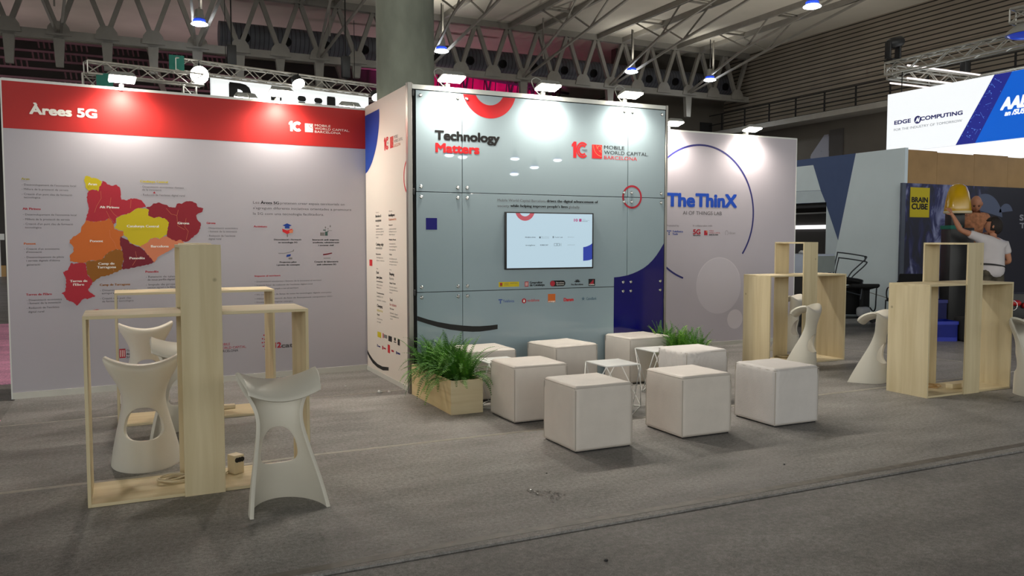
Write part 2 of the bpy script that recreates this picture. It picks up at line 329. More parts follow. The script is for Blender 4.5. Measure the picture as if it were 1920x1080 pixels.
# ------------------------------------------------------------------ wording of the stand walls: wall, words, left, baseline, width, capital height, colour, bold
TXT_LEFT = [('L', 'Àrees 5G', 0.219, 2.677, 0.555, 0.078, 'white', 1),
 ('L', 'Aran', 0.131, 2.059, 0.064, 0.02, 'olive', 1),
 ('L', "- Desenvolupament de l'economia local", 0.133, 2.006, 0.446, 0.018, 'ink', 0),
 ('L', '- Millora de la prestació de serveis', 0.131, 1.965, 0.382, 0.017, 'ink', 0),
 ('L', "- Creació d'un punt clau de formació", 0.13, 1.918, 0.415, 0.018, 'ink', 0),
 ('L', 'tecnològica', 0.145, 1.888, 0.134, 0.017, 'ink', 0),
 ('L', 'Alt Pirineu', 0.133, 1.78, 0.144, 0.02, 'crimson', 1),
 ('L', "- Desenvolupament de l'economia local", 0.134, 1.728, 0.442, 0.017, 'ink', 0),
 ('L', '- Millora de la prestació de serveis', 0.133, 1.683, 0.384, 0.018, 'ink', 0),
 ('L', "- Creació d'un punt clau de formació", 0.135, 1.639, 0.409, 0.018, 'ink', 0),
 ('L', 'tecnològica', 0.146, 1.606, 0.134, 0.017, 'ink', 0),
 ('L', 'Ponent', 0.134, 1.453, 0.095, 0.02, 'orange', 1),
 ('L', "- Creació d'un ecosistema", 0.134, 1.404, 0.29, 0.018, 'ink', 0),
 ('L', "d'innovació", 0.148, 1.375, 0.128, 0.017, 'ink', 0),
 ('L', '- Desenvolupament de pilots', 0.133, 1.326, 0.325, 0.018, 'ink', 0),
 ('L', "i serveis digitals d'última", 0.148, 1.294, 0.277, 0.017, 'ink', 0),
 ('L', 'generació', 0.149, 1.256, 0.111, 0.018, 'ink', 0),
 ('L', "Terres de l'Ebre", 0.136, 0.973, 0.211, 0.02, 'crimson', 1),
 ('L', '- Dinamització econòmica', 0.139, 0.921, 0.29, 0.018, 'ink', 0),
 ('L', 'i foment de la innovació', 0.149, 0.891, 0.272, 0.018, 'ink', 0),
 ('L', "- Reducció de l'escletxa", 0.137, 0.847, 0.269, 0.018, 'ink', 0),
 ('L', 'digital rural', 0.149, 0.81, 0.129, 0.017, 'ink', 0),
 ('L', 'Catalunya Central', 1.147, 2.071, 0.253, 0.022, 'yellow', 1),
 ('L', '- Dinamització econòmica i foment', 1.149, 2.019, 0.403, 0.018, 'ink', 0),
 ('L', 'de la innovació', 1.162, 1.989, 0.178, 0.019, 'ink', 0),
 ('L', "- Reducció de l'escletxa digital rural", 1.151, 1.939, 0.41, 0.019, 'ink', 0),
 ('L', 'Girona', 1.767, 1.662, 0.087, 0.022, 'crimson', 1),
 ('L', '- Dinamització econòmica', 1.768, 1.611, 0.31, 0.019, 'ink', 0),
 ('L', 'i foment de la innovació', 1.782, 1.576, 0.288, 0.019, 'ink', 0),
 ('L', "- Reducció de l'escletxa", 1.77, 1.531, 0.282, 0.019, 'ink', 0),
 ('L', 'digital rural', 1.783, 1.498, 0.125, 0.02, 'ink', 0),
 ('L', 'Camp de Tarragona', 0.759, 1.047, 0.27, 0.021, 'brown', 1),
 ('L', '- Dinamització del teixit', 0.76, 0.994, 0.328, 0.018, 'ink', 0),
 ('L', 'empresarial', 0.774, 0.965, 0.209, 0.018, 'ink', 0),
 ('L', "- Creació d'un punt clau", 0.758, 0.913, 0.276, 0.019, 'ink', 0),
 ('L', 'de formació tecnològica', 0.775, 0.885, 0.281, 0.018, 'ink', 0),
 ('L', 'Penedès', 1.174, 1.168, 0.119, 0.021, 'crimson', 1),
 ('L', '- Retenció de talent i atracció', 1.175, 1.117, 0.429, 0.019, 'ink', 0),
 ('L', 'de nous perfils digitals', 1.19, 1.088, 0.264, 0.019, 'ink', 0),
 ('L', '- Impuls de projectes en el', 1.173, 1.038, 0.428, 0.019, 'ink', 0),
 ('L', 'sector agrari i la fibra', 1.188, 1.009, 0.264, 0.019, 'ink', 0),
 ('L', 'Aran', 0.684, 2.027, 0.075, 0.023, 'white', 1),
 ('L', 'Alt Pirineu', 0.779, 1.807, 0.169, 0.022, 'white', 1),
 ('L', 'Girona', 1.486, 1.657, 0.11, 0.024, 'white', 1),
 ('L', 'Catalunya Central', 1.015, 1.623, 0.291, 0.023, 'white', 1),
 ('L', 'Ponent', 0.686, 1.476, 0.112, 0.022, 'white', 1),
 ('L', 'Barcelona', 1.23, 1.422, 0.164, 0.023, 'white', 1),
 ('L', 'Camp de', 0.752, 1.255, 0.141, 0.022, 'white', 1),
 ('L', 'Tarragona', 0.741, 1.22, 0.165, 0.023, 'white', 1),
 ('L', 'Penedès', 1.031, 1.305, 0.137, 0.023, 'white', 1),
 ('L', 'Terres de', 0.504, 1.09, 0.147, 0.022, 'white', 1),
 ('L', "l'Ebre", 0.53, 1.055, 0.092, 0.022, 'white', 1),
 ('L', 'Les', 2.242, 1.884, 0.066, 0.027, 'ink', 0),
 ('L', 'Àrees 5G', 2.322, 1.883, 0.193, 0.027, 'black', 1),
 ('L', 'pretenen crear espais territorials on', 2.529, 1.884, 0.722, 0.025, 'ink', 0),
 ('L', "s'agreguin diferents iniciatives orientades a promoure", 2.241, 1.826, 1.087, 0.025, 'ink', 0),
 ('L', 'la 5G com una tecnologia facilitadora.', 2.24, 1.766, 0.77, 0.025, 'ink', 0),
 ('L', 'Activitats:', 2.244, 1.631, 0.142, 0.02, 'crimson', 1),
 ('L', 'Disseminació i formació', 2.456, 1.493, 0.296, 0.016, 'black', 1),
 ('L', 'en tecnologia 5G', 2.501, 1.462, 0.206, 0.016, 'black', 1),
 ('L', 'Interacció amb empresa,', 2.878, 1.491, 0.303, 0.017, 'black', 1),
 ('L', 'acadèmia, administració', 2.88, 1.461, 0.3, 0.016, 'black', 1),
 ('L', 'i societat civil', 2.944, 1.43, 0.17, 0.016, 'black', 1),
 ('L', 'Projectes pilot', 2.514, 1.248, 0.183, 0.016, 'black', 1),
 ('L', 'i proves de concepte', 2.48, 1.218, 0.252, 0.016, 'black', 1),
 ('L', 'Creació de laboratoris', 2.896, 1.246, 0.272, 0.017, 'black', 1),
 ('L', 'amb cobertura 5G', 2.922, 1.215, 0.22, 0.017, 'black', 1),
 ('L', 'Impacte al territori:', 2.245, 1.102, 0.274, 0.018, 'crimson', 1),
 ('L', '• Dinamització econòmica i foment de la innovació al territori', 2.244, 1.042, 0.727, 0.015, 'ink', 0),
 ('L', "• Impacte futur de reducció de l'escletxa digital rural", 2.243, 1.003, 0.625, 0.015, 'ink', 0),
 ('L', '• Accés de banda ampla a tot el territori', 2.243, 0.964, 0.468, 0.015, 'ink', 0),
 ('L', '• 5G com a punta de llança de totes les tecnologies digitals avançades', 2.242, 0.903, 0.843, 0.015, 'ink', 0),
 ('L', "• Millora en l'obtenció de fons de finançament competitius 2021", 2.241, 0.857, 0.849, 0.015, 'ink', 0),
 ('L', '• Disseny de nous negocis i sinergies', 2.24, 0.821, 0.41, 0.014, 'ink', 0),
 ('L', 'Generalitat', 0.98, 0.387, 0.133, 0.018, 'ink', 0),
 ('L', 'de Catalunya', 0.979, 0.352, 0.152, 0.018, 'black', 1),
 ('L', '5G', 0.978, 0.318, 0.047, 0.018, 'ink', 1),
 ('L', 'catalonia.eu', 1.208, 0.323, 0.194, 0.024, 'black', 1),
 ('L', 'MOBILE', 1.86, 0.383, 0.116, 0.026, 'crimson', 0),
 ('L', 'WORLD CAPITAL.', 1.859, 0.345, 0.286, 0.025, 'crimson', 0),
 ('L', 'BARCELONA', 1.859, 0.311, 0.199, 0.025, 'black', 0),
 ('L', 'i', 2.433, 0.324, 0.023, 0.058, 'crimson', 1),
 ('L', '2', 2.472, 0.324, 0.038, 0.054, 'crimson', 1),
 ('L', 'cat', 2.517, 0.321, 0.123, 0.044, 'ink', 1)]
TXT_TV = [('T', 'Technology', 0.248, 2.475, 0.682, 0.083, 'black', 1),
 ('T', 'Matters', 0.254, 2.353, 0.453, 0.083, 'red', 1),
 ('T', 'Mobile World Capital Barcelona', 0.91, 1.887, 0.551, 0.026, 'ink', 0),
 ('T', 'drives the digital advancement of', 1.475, 1.889, 0.619, 0.027, 'black', 1),
 ('T', 'society', 0.91, 1.83, 0.132, 0.026, 'ink', 0),
 ('T', "while helping improve people's lives", 1.055, 1.833, 0.668, 0.026, 'black', 1),
 ('T', 'globally.', 1.735, 1.831, 0.139, 0.027, 'ink', 0),
 ('T', 'Generalitat', 1.278, 1.045, 0.147, 0.023, 'black', 1),
 ('T', 'de Catalunya', 1.279, 1.018, 0.171, 0.024, 'black', 1),
 ('T', 'Fira Barcelona', 1.77, 1.015, 0.146, 0.018, 'black', 1),
 ('T', 'Barcelona', 1.589, 1.041, 0.092, 0.014, 'white', 0),
 ('T', 'Ajuntament', 1.589, 1.021, 0.092, 0.014, 'white', 0),
 ('T', 'GOBIERNO', 0.982, 1.05, 0.053, 0.011, 'ink', 0),
 ('T', 'DE ESPAÑA', 0.982, 1.032, 0.053, 0.012, 'ink', 0),
 ('T', 'MINISTERIO', 1.052, 1.048, 0.085, 0.012, 'ink', 0),
 ('T', 'GSMA', 1.989, 1.012, 0.068, 0.012, 'white', 1),
 ('T', 'Telefónica', 0.971, 0.859, 0.126, 0.027, 'blue', 0),
 ('T', 'vodafone', 1.249, 0.857, 0.14, 0.03, 'red', 0),
 ('T', 'orange', 1.493, 0.847, 0.082, 0.016, 'white', 1),
 ('T', 'Damm', 1.682, 0.849, 0.115, 0.033, 'red', 1),
 ('T', 'CaixaBank', 1.957, 0.853, 0.127, 0.029, 'teal', 0)]
TXT_SIDE = [('S', 'Industry', 0.403, 1.791, 0.116, 0.015, 'grey', 0),
 ('S', 'Barcelona &', 0.389, 1.743, 0.212, 0.029, 'black', 1),
 ('S', 'ecosystem', 0.387, 1.696, 0.212, 0.029, 'black', 1),
 ('S', 'Tourism', 0.398, 1.644, 0.116, 0.015, 'black', 1),
 ('S', 'mobilitat urbana', 0.396, 1.609, 0.26, 0.016, 'grey', 0),
 ('S', 'startups global', 0.395, 1.58, 0.295, 0.015, 'grey', 0),
 ('S', 'projectes digital', 0.394, 1.549, 0.271, 0.015, 'grey', 0),
 ('S', 'ciutat', 0.393, 1.517, 0.092, 0.016, 'grey', 0),
 ('S', 'Cutting edge', 0.39, 1.436, 0.289, 0.029, 'black', 1),
 ('S', 'innovation', 0.389, 1.396, 0.236, 0.029, 'grey', 0),
 ('S', 'Innovation', 0.393, 1.335, 0.183, 0.016, 'black', 1),
 ('S', 'tecnologia nova', 0.404, 1.297, 0.253, 0.016, 'grey', 0),
 ('S', 'talent i recerca', 0.403, 1.266, 0.3, 0.015, 'grey', 0),
 ('S', 'Area', 0.4, 1.175, 0.061, 0.016, 'grey', 0),
 ('S', 'Fast', 0.398, 1.126, 0.098, 0.03, 'black', 1),
 ('S', 'your plans', 0.396, 1.075, 0.219, 0.03, 'black', 1),
 ('S', 'Acceleration', 0.401, 1.036, 0.236, 0.015, 'black', 1),
 ('S', 'serveis pilots', 0.4, 0.999, 0.224, 0.016, 'grey', 0),
 ('S', 'laboratori', 0.399, 0.967, 0.177, 0.016, 'grey', 0),
 ('S', 'Transformation', 0.403, 0.908, 0.277, 0.016, 'black', 1),
 ('S', 'indústria 5G', 0.408, 0.87, 0.236, 0.016, 'grey', 0),
 ('S', 'xarxes i dades', 0.406, 0.831, 0.342, 0.016, 'grey', 0),
 ('S', 'Changing', 0.41, 0.76, 0.207, 0.03, 'black', 1),
 ('S', 'industries', 0.408, 0.713, 0.219, 0.029, 'yellow', 0),
 ('S', 'Digital', 0.407, 0.67, 0.098, 0.016, 'black', 1),
 ('S', 'economia', 0.405, 0.625, 0.207, 0.016, 'grey', 0),
 ('S', 'social', 0.404, 0.59, 0.135, 0.015, 'grey', 0),
 ('S', 'Area', 0.885, 1.79, 0.116, 0.015, 'grey', 0),
 ('S', 'Intelligent', 0.878, 1.741, 0.208, 0.028, 'black', 1),
 ('S', 'frameworks', 0.876, 1.698, 0.262, 0.028, 'orange', 0),
 ('S', 'Research', 0.88, 1.645, 0.127, 0.015, 'black', 1),
 ('S', 'connectivitat', 0.885, 1.604, 0.25, 0.015, 'grey', 0),
 ('S', 'infraestructura', 0.884, 1.576, 0.261, 0.015, 'grey', 0),
 ('S', 'del futur', 0.883, 1.546, 0.208, 0.015, 'grey', 0),
 ('S', 'Mobile Week', 0.881, 1.493, 0.241, 0.015, 'black', 1),
 ('S', 'ciutadania', 0.886, 1.451, 0.213, 0.014, 'grey', 0),
 ('S', 'tecnologies', 0.885, 1.422, 0.267, 0.015, 'grey', 0),
 ('S', 'emergents', 0.884, 1.389, 0.224, 0.015, 'grey', 0),
 ('S', 'Hub', 0.888, 1.338, 0.089, 0.015, 'black', 1),
 ('S', 'acceleració', 0.887, 1.295, 0.261, 0.015, 'grey', 0),
 ('S', 'transferència', 0.886, 1.265, 0.293, 0.015, 'grey', 0),
 ('S', 'empreses', 0.885, 1.236, 0.251, 0.014, 'grey', 0),
 ('S', 'Area', 0.889, 1.179, 0.072, 0.015, 'grey', 0),
 ('S', 'Shaping', 0.882, 1.129, 0.165, 0.029, 'black', 1),
 ('S', 'futures', 0.88, 1.083, 0.155, 0.028, 'grey', 0),
 ('S', 'Digital Talent', 0.884, 1.04, 0.215, 0.015, 'black', 1),
 ('S', 'formació i ocupació', 0.883, 1.0, 0.268, 0.015, 'grey', 0),
 ('S', 'competències', 0.882, 0.97, 0.289, 0.015, 'grey', 0),
 ('S', 'noves', 0.881, 0.94, 0.095, 0.015, 'grey', 0),
 ('S', 'Tech', 0.885, 0.859, 0.1, 0.028, 'black', 1),
 ('S', 'for citizens', 0.883, 0.809, 0.231, 0.028, 'crimson', 0),
 ('S', 'Social', 0.888, 0.771, 0.138, 0.015, 'black', 1),
 ('S', 'inclusió digital', 0.892, 0.726, 0.273, 0.015, 'grey', 0),
 ('S', 'i sensibilització', 0.891, 0.696, 0.305, 0.015, 'grey', 0),
 ('S', 'social', 0.896, 0.665, 0.083, 0.015, 'grey', 0)]
TXT_X = [('X', 'The', 1.711, 1.96, 0.458, 0.17, 'thinx', 1),
 ('X', 'ThinX', 2.2, 1.961, 0.712, 0.173, 'thinx', 1),
 ('X', 'AI OF THINGS LAB', 1.975, 1.845, 0.678, 0.049, 'ink', 0),
 ('X', 'Promoted by:', 1.708, 1.681, 0.207, 0.023, 'ink', 0),
 ('X', 'In collaboration with:', 2.153, 1.683, 0.338, 0.023, 'ink', 0),
 ('X', 'Telefónica', 1.803, 1.6, 0.178, 0.026, 'blue', 1),
 ('X', 'Tech', 1.804, 1.564, 0.086, 0.027, 'blue', 1),
 ('X', '5G', 2.157, 1.576, 0.12, 0.064, 'crimson', 1),
 ('X', 'Barcelona', 2.158, 1.551, 0.124, 0.018, 'black', 1),
 ('X', 'MOBILE', 2.434, 1.615, 0.081, 0.018, 'crimson', 0),
 ('X', 'WORLD CAPITAL.', 2.434, 1.586, 0.201, 0.018, 'crimson', 0),
 ('X', 'BARCELONA', 2.435, 1.559, 0.159, 0.018, 'black', 1),
 ('X', 'i2cat', 2.792, 1.581, 0.109, 0.026, 'grey', 0)]
TXT_P = [('P', 'BRAIN', 0.253, 2.198, 0.433, 0.09, 'black', 1),
 ('P', 'CUBE', 0.258, 2.069, 0.427, 0.1, 'black', 1),
 ('P', 'SMART', 3.434, 1.892, 0.9, 0.109, 'greywhite', 1),
 ('P', 'TECH', 3.443, 1.736, 0.73, 0.098, 'greywhite', 1)]
TXT_A = [('A', 'EDGE', 0.214, 4.272, 0.448, 0.085, 'navy', 1),
 ('A', 'COMPUTING', 0.924, 4.276, 1.057, 0.083, 'navy', 1),
 ('A', 'FOR THE INDUSTRY OF TOMORROW', 0.206, 4.117, 1.774, 0.055, 'grey', 0),
 ('A', 'AAEON', 2.752, 4.245, 0.959, 0.189, 'white', 1),
 ('A', 'an /SUS company', 2.863, 4.157, 0.922, 0.078, 'white', 1),
 ('A', 'AI', 0.737, 4.261, 0.133, 0.071, 'white', 1)]
MAP_REGIONS = {'aran': [(0.658, 2.109), (0.666, 2.113), (0.679, 2.118), (0.688, 2.112), (0.7, 2.111), (0.709, 2.102), (0.717, 2.096), (0.732, 2.1), (0.752, 2.096), (0.76, 2.094), (0.776, 2.086), (0.786, 2.077), (0.804, 2.068), (0.802, 2.058), (0.799, 2.038), (0.795, 2.028), (0.78, 2.014), (0.777, 1.997), (0.776, 1.988), (0.771, 1.969), (0.757, 1.983), (0.746, 1.982), (0.731, 1.988), (0.721, 1.984), (0.713, 1.981), (0.7, 1.973), (0.687, 1.972), (0.682, 1.978), (0.673, 1.988), (0.666, 1.996), (0.66, 2.01), (0.663, 2.031), (0.659, 2.045), (0.652, 2.064), (0.651, 2.079), (0.659, 2.095)],
 'alt': [(0.687, 1.972), (0.7, 1.978), (0.71, 1.982), (0.721, 1.984), (0.731, 1.983), (0.745, 1.979), (0.757, 1.983), (0.771, 1.969), (0.775, 1.98), (0.78, 1.994), (0.78, 2.014), (0.795, 2.028), (0.801, 2.047), (0.807, 2.054), (0.809, 2.073), (0.825, 2.068), (0.834, 2.064), (0.843, 2.057), (0.848, 2.044), (0.862, 2.038), (0.869, 2.038), (0.883, 2.029), (0.901, 2.028), (0.909, 2.033), (0.927, 2.04), (0.936, 2.037), (0.944, 2.024), (0.956, 2.02), (0.963, 2.01), (0.965, 1.996), (0.968, 1.978), (0.969, 1.963), (0.97, 1.94), (0.966, 1.929), (0.97, 1.906), (0.974, 1.894), (0.985, 1.896), (0.999, 1.895), (1.007, 1.89), (1.022, 1.888), (1.035, 1.899), (1.043, 1.899), (1.059, 1.91), (1.07, 1.905), (1.089, 1.91), (1.097, 1.908), (1.111, 1.907), (1.123, 1.902), (1.134, 1.898), (1.149, 1.895), (1.156, 1.891), (1.164, 1.877), (1.17, 1.87), (1.181, 1.856), (1.19, 1.84), (1.19, 1.825), (1.176, 1.827), (1.161, 1.819), (1.144, 1.816), (1.134, 1.815), (1.123, 1.816), (1.109, 1.808), (1.095, 1.804), (1.084, 1.795), (1.069, 1.783), (1.057, 1.769), (1.042, 1.761), (1.024, 1.761), (1.017, 1.749), (1.0, 1.75), (0.991, 1.748), (0.976, 1.744), (0.964, 1.739), (0.951, 1.73), (0.94, 1.725), (0.933, 1.722), (0.919, 1.71), (0.919, 1.693), (0.916, 1.684), (0.918, 1.668), (0.911, 1.663), (0.898, 1.653), (0.887, 1.665), (0.884, 1.68), (0.874, 1.688), (0.863, 1.702), (0.856, 1.712), (0.848, 1.704), (0.837, 1.699), (0.824, 1.688), (0.809, 1.684), (0.802, 1.683), (0.783, 1.684), (0.774, 1.681), (0.763, 1.672), (0.747, 1.673), (0.732, 1.676), (0.725, 1.673), (0.713, 1.677), (0.698, 1.676), (0.68, 1.681), (0.672, 1.685), (0.655, 1.686), (0.656, 1.699), (0.66, 1.711), (0.667, 1.726), (0.662, 1.731), (0.669, 1.748), (0.677, 1.757), (0.677, 1.771), (0.682, 1.79), (0.685, 1.806), (0.682, 1.814), (0.68, 1.831), (0.678, 1.845), (0.674, 1.859), (0.671, 1.874), (0.672, 1.884), (0.672, 1.899), (0.667, 1.907), (0.673, 1.919), (0.676, 1.931), (0.674, 1.949), (0.684, 1.96)],
 'girona': [(1.19, 1.825), (1.197, 1.823), (1.211, 1.829), (1.226, 1.828), (1.238, 1.837), (1.246, 1.842), (1.258, 1.858), (1.267, 1.865), (1.278, 1.863), (1.293, 1.866), (1.306, 1.874), (1.32, 1.873), (1.335, 1.865), (1.345, 1.86), (1.365, 1.855), (1.374, 1.853), (1.391, 1.85), (1.402, 1.834), (1.414, 1.829), (1.423, 1.831), (1.439, 1.827), (1.454, 1.827), (1.468, 1.826), (1.478, 1.849), (1.482, 1.863), (1.492, 1.868), (1.506, 1.871), (1.528, 1.865), (1.537, 1.871), (1.547, 1.879), (1.563, 1.888), (1.579, 1.894), (1.591, 1.892), (1.607, 1.895), (1.617, 1.894), (1.635, 1.892), (1.645, 1.883), (1.664, 1.877), (1.676, 1.867), (1.675, 1.855), (1.682, 1.838), (1.695, 1.833), (1.713, 1.832), (1.727, 1.826), (1.738, 1.824), (1.732, 1.807), (1.727, 1.787), (1.714, 1.78), (1.7, 1.775), (1.688, 1.771), (1.677, 1.763), (1.666, 1.749), (1.67, 1.729), (1.673, 1.712), (1.68, 1.701), (1.694, 1.684), (1.707, 1.676), (1.711, 1.662), (1.71, 1.643), (1.703, 1.632), (1.705, 1.617), (1.694, 1.602), (1.692, 1.589), (1.687, 1.579), (1.679, 1.569), (1.669, 1.557), (1.655, 1.547), (1.643, 1.543), (1.64, 1.534), (1.627, 1.52), (1.611, 1.515), (1.608, 1.505), (1.589, 1.489), (1.583, 1.484), (1.567, 1.479), (1.56, 1.477), (1.551, 1.478), (1.537, 1.483), (1.521, 1.476), (1.515, 1.498), (1.504, 1.495), (1.49, 1.495), (1.476, 1.483), (1.46, 1.484), (1.443, 1.493), (1.433, 1.498), (1.421, 1.502), (1.404, 1.516), (1.391, 1.519), (1.38, 1.527), (1.381, 1.543), (1.378, 1.556), (1.38, 1.572), (1.382, 1.586), (1.382, 1.6), (1.389, 1.614), (1.395, 1.63), (1.395, 1.647), (1.397, 1.655), (1.397, 1.673), (1.39, 1.684), (1.379, 1.695), (1.371, 1.708), (1.361, 1.717), (1.34, 1.716), (1.335, 1.724), (1.317, 1.729), (1.303, 1.724), (1.287, 1.726), (1.274, 1.719), (1.263, 1.717), (1.249, 1.724), (1.239, 1.722), (1.222, 1.729), (1.211, 1.735), (1.212, 1.744), (1.215, 1.763), (1.213, 1.779), (1.217, 1.788), (1.219, 1.8), (1.206, 1.809), (1.198, 1.814)],
 'central': [(0.919, 1.71), (0.927, 1.712), (0.941, 1.723), (0.952, 1.728), (0.964, 1.739), (0.98, 1.742), (0.99, 1.744), (1.006, 1.751), (1.018, 1.749), (1.028, 1.76), (1.042, 1.761), (1.053, 1.77), (1.069, 1.783), (1.084, 1.789), (1.095, 1.804), (1.112, 1.811), (1.119, 1.814), (1.134, 1.815), (1.145, 1.813), (1.164, 1.81), (1.171, 1.81), (1.187, 1.813), (1.201, 1.807), (1.219, 1.8), (1.219, 1.789), (1.211, 1.768), (1.211, 1.758), (1.211, 1.742), (1.225, 1.734), (1.233, 1.731), (1.25, 1.724), (1.263, 1.717), (1.274, 1.719), (1.294, 1.724), (1.304, 1.73), (1.317, 1.729), (1.328, 1.722), (1.341, 1.715), (1.362, 1.718), (1.371, 1.708), (1.386, 1.698), (1.395, 1.682), (1.404, 1.673), (1.398, 1.656), (1.398, 1.64), (1.39, 1.626), (1.389, 1.614), (1.391, 1.598), (1.385, 1.589), (1.383, 1.572), (1.381, 1.556), (1.373, 1.547), (1.361, 1.545), (1.351, 1.533), (1.34, 1.527), (1.322, 1.512), (1.312, 1.506), (1.3, 1.514), (1.289, 1.519), (1.272, 1.52), (1.255, 1.514), (1.242, 1.513), (1.225, 1.51), (1.22, 1.499), (1.21, 1.491), (1.205, 1.477), (1.189, 1.467), (1.184, 1.462), (1.172, 1.457), (1.158, 1.448), (1.143, 1.44), (1.131, 1.43), (1.119, 1.441), (1.099, 1.444), (1.086, 1.45), (1.076, 1.453), (1.061, 1.456), (1.049, 1.466), (1.039, 1.472), (1.028, 1.484), (1.021, 1.498), (1.016, 1.52), (1.002, 1.529), (0.992, 1.538), (0.985, 1.541), (0.985, 1.555), (0.978, 1.577), (0.979, 1.59), (0.964, 1.59), (0.952, 1.592), (0.935, 1.597), (0.92, 1.608), (0.903, 1.611), (0.909, 1.628), (0.917, 1.639), (0.924, 1.653), (0.92, 1.67), (0.924, 1.686), (0.923, 1.692)],
 'barcelona': [(1.205, 1.477), (1.216, 1.489), (1.219, 1.498), (1.225, 1.51), (1.242, 1.508), (1.258, 1.519), (1.272, 1.52), (1.289, 1.515), (1.299, 1.508), (1.312, 1.506), (1.32, 1.514), (1.34, 1.527), (1.355, 1.53), (1.367, 1.533), (1.38, 1.535), (1.388, 1.527), (1.397, 1.52), (1.413, 1.513), (1.423, 1.501), (1.433, 1.498), (1.451, 1.495), (1.46, 1.484), (1.477, 1.486), (1.483, 1.492), (1.499, 1.499), (1.515, 1.498), (1.527, 1.484), (1.536, 1.475), (1.549, 1.469), (1.539, 1.467), (1.529, 1.456), (1.518, 1.449), (1.505, 1.446), (1.494, 1.434), (1.479, 1.433), (1.471, 1.426), (1.457, 1.418), (1.439, 1.416), (1.426, 1.407), (1.418, 1.396), (1.403, 1.39), (1.396, 1.384), (1.382, 1.376), (1.369, 1.372), (1.361, 1.367), (1.344, 1.355), (1.336, 1.353), (1.327, 1.348), (1.313, 1.339), (1.305, 1.335), (1.294, 1.325), (1.282, 1.316), (1.283, 1.305), (1.273, 1.293), (1.264, 1.282), (1.259, 1.267), (1.25, 1.28), (1.238, 1.291), (1.233, 1.297), (1.221, 1.308), (1.212, 1.325), (1.206, 1.332), (1.2, 1.348), (1.189, 1.355), (1.182, 1.37), (1.172, 1.379), (1.17, 1.398), (1.158, 1.409), (1.151, 1.416), (1.142, 1.421), (1.131, 1.427), (1.141, 1.442), (1.158, 1.448), (1.172, 1.458), (1.184, 1.463), (1.197, 1.472)],
 'ponent': [(0.655, 1.686), (0.667, 1.685), (0.686, 1.678), (0.698, 1.676), (0.709, 1.679), (0.724, 1.67), (0.736, 1.678), (0.747, 1.673), (0.757, 1.679), (0.771, 1.682), (0.782, 1.679), (0.802, 1.686), (0.815, 1.685), (0.824, 1.688), (0.837, 1.692), (0.849, 1.708), (0.856, 1.712), (0.862, 1.7), (0.876, 1.695), (0.88, 1.681), (0.887, 1.664), (0.898, 1.653), (0.897, 1.638), (0.9, 1.619), (0.903, 1.604), (0.923, 1.6), (0.935, 1.59), (0.952, 1.586), (0.967, 1.585), (0.979, 1.583), (0.984, 1.571), (0.98, 1.558), (0.982, 1.541), (0.97, 1.534), (0.952, 1.527), (0.95, 1.516), (0.953, 1.497), (0.953, 1.485), (0.951, 1.47), (0.953, 1.459), (0.957, 1.447), (0.957, 1.425), (0.961, 1.417), (0.962, 1.399), (0.944, 1.398), (0.933, 1.4), (0.917, 1.407), (0.908, 1.402), (0.895, 1.394), (0.877, 1.392), (0.866, 1.386), (0.853, 1.38), (0.851, 1.376), (0.838, 1.369), (0.827, 1.358), (0.816, 1.347), (0.81, 1.343), (0.801, 1.327), (0.797, 1.324), (0.788, 1.309), (0.773, 1.301), (0.761, 1.302), (0.75, 1.296), (0.738, 1.296), (0.725, 1.293), (0.713, 1.299), (0.697, 1.3), (0.69, 1.3), (0.671, 1.292), (0.663, 1.297), (0.651, 1.283), (0.644, 1.276), (0.629, 1.277), (0.619, 1.273), (0.612, 1.275), (0.602, 1.273), (0.589, 1.277), (0.575, 1.278), (0.564, 1.285), (0.555, 1.282), (0.54, 1.285), (0.528, 1.291), (0.51, 1.292), (0.51, 1.306), (0.511, 1.323), (0.507, 1.333), (0.508, 1.347), (0.513, 1.357), (0.527, 1.368), (0.535, 1.377), (0.543, 1.388), (0.539, 1.406), (0.544, 1.422), (0.538, 1.436), (0.528, 1.452), (0.516, 1.463), (0.509, 1.471), (0.514, 1.482), (0.512, 1.498), (0.524, 1.502), (0.53, 1.511), (0.539, 1.525), (0.547, 1.533), (0.563, 1.536), (0.576, 1.547), (0.584, 1.554), (0.595, 1.564), (0.605, 1.568), (0.609, 1.581), (0.611, 1.593), (0.614, 1.618), (0.62, 1.63), (0.633, 1.646), (0.642, 1.658), (0.649, 1.67)],
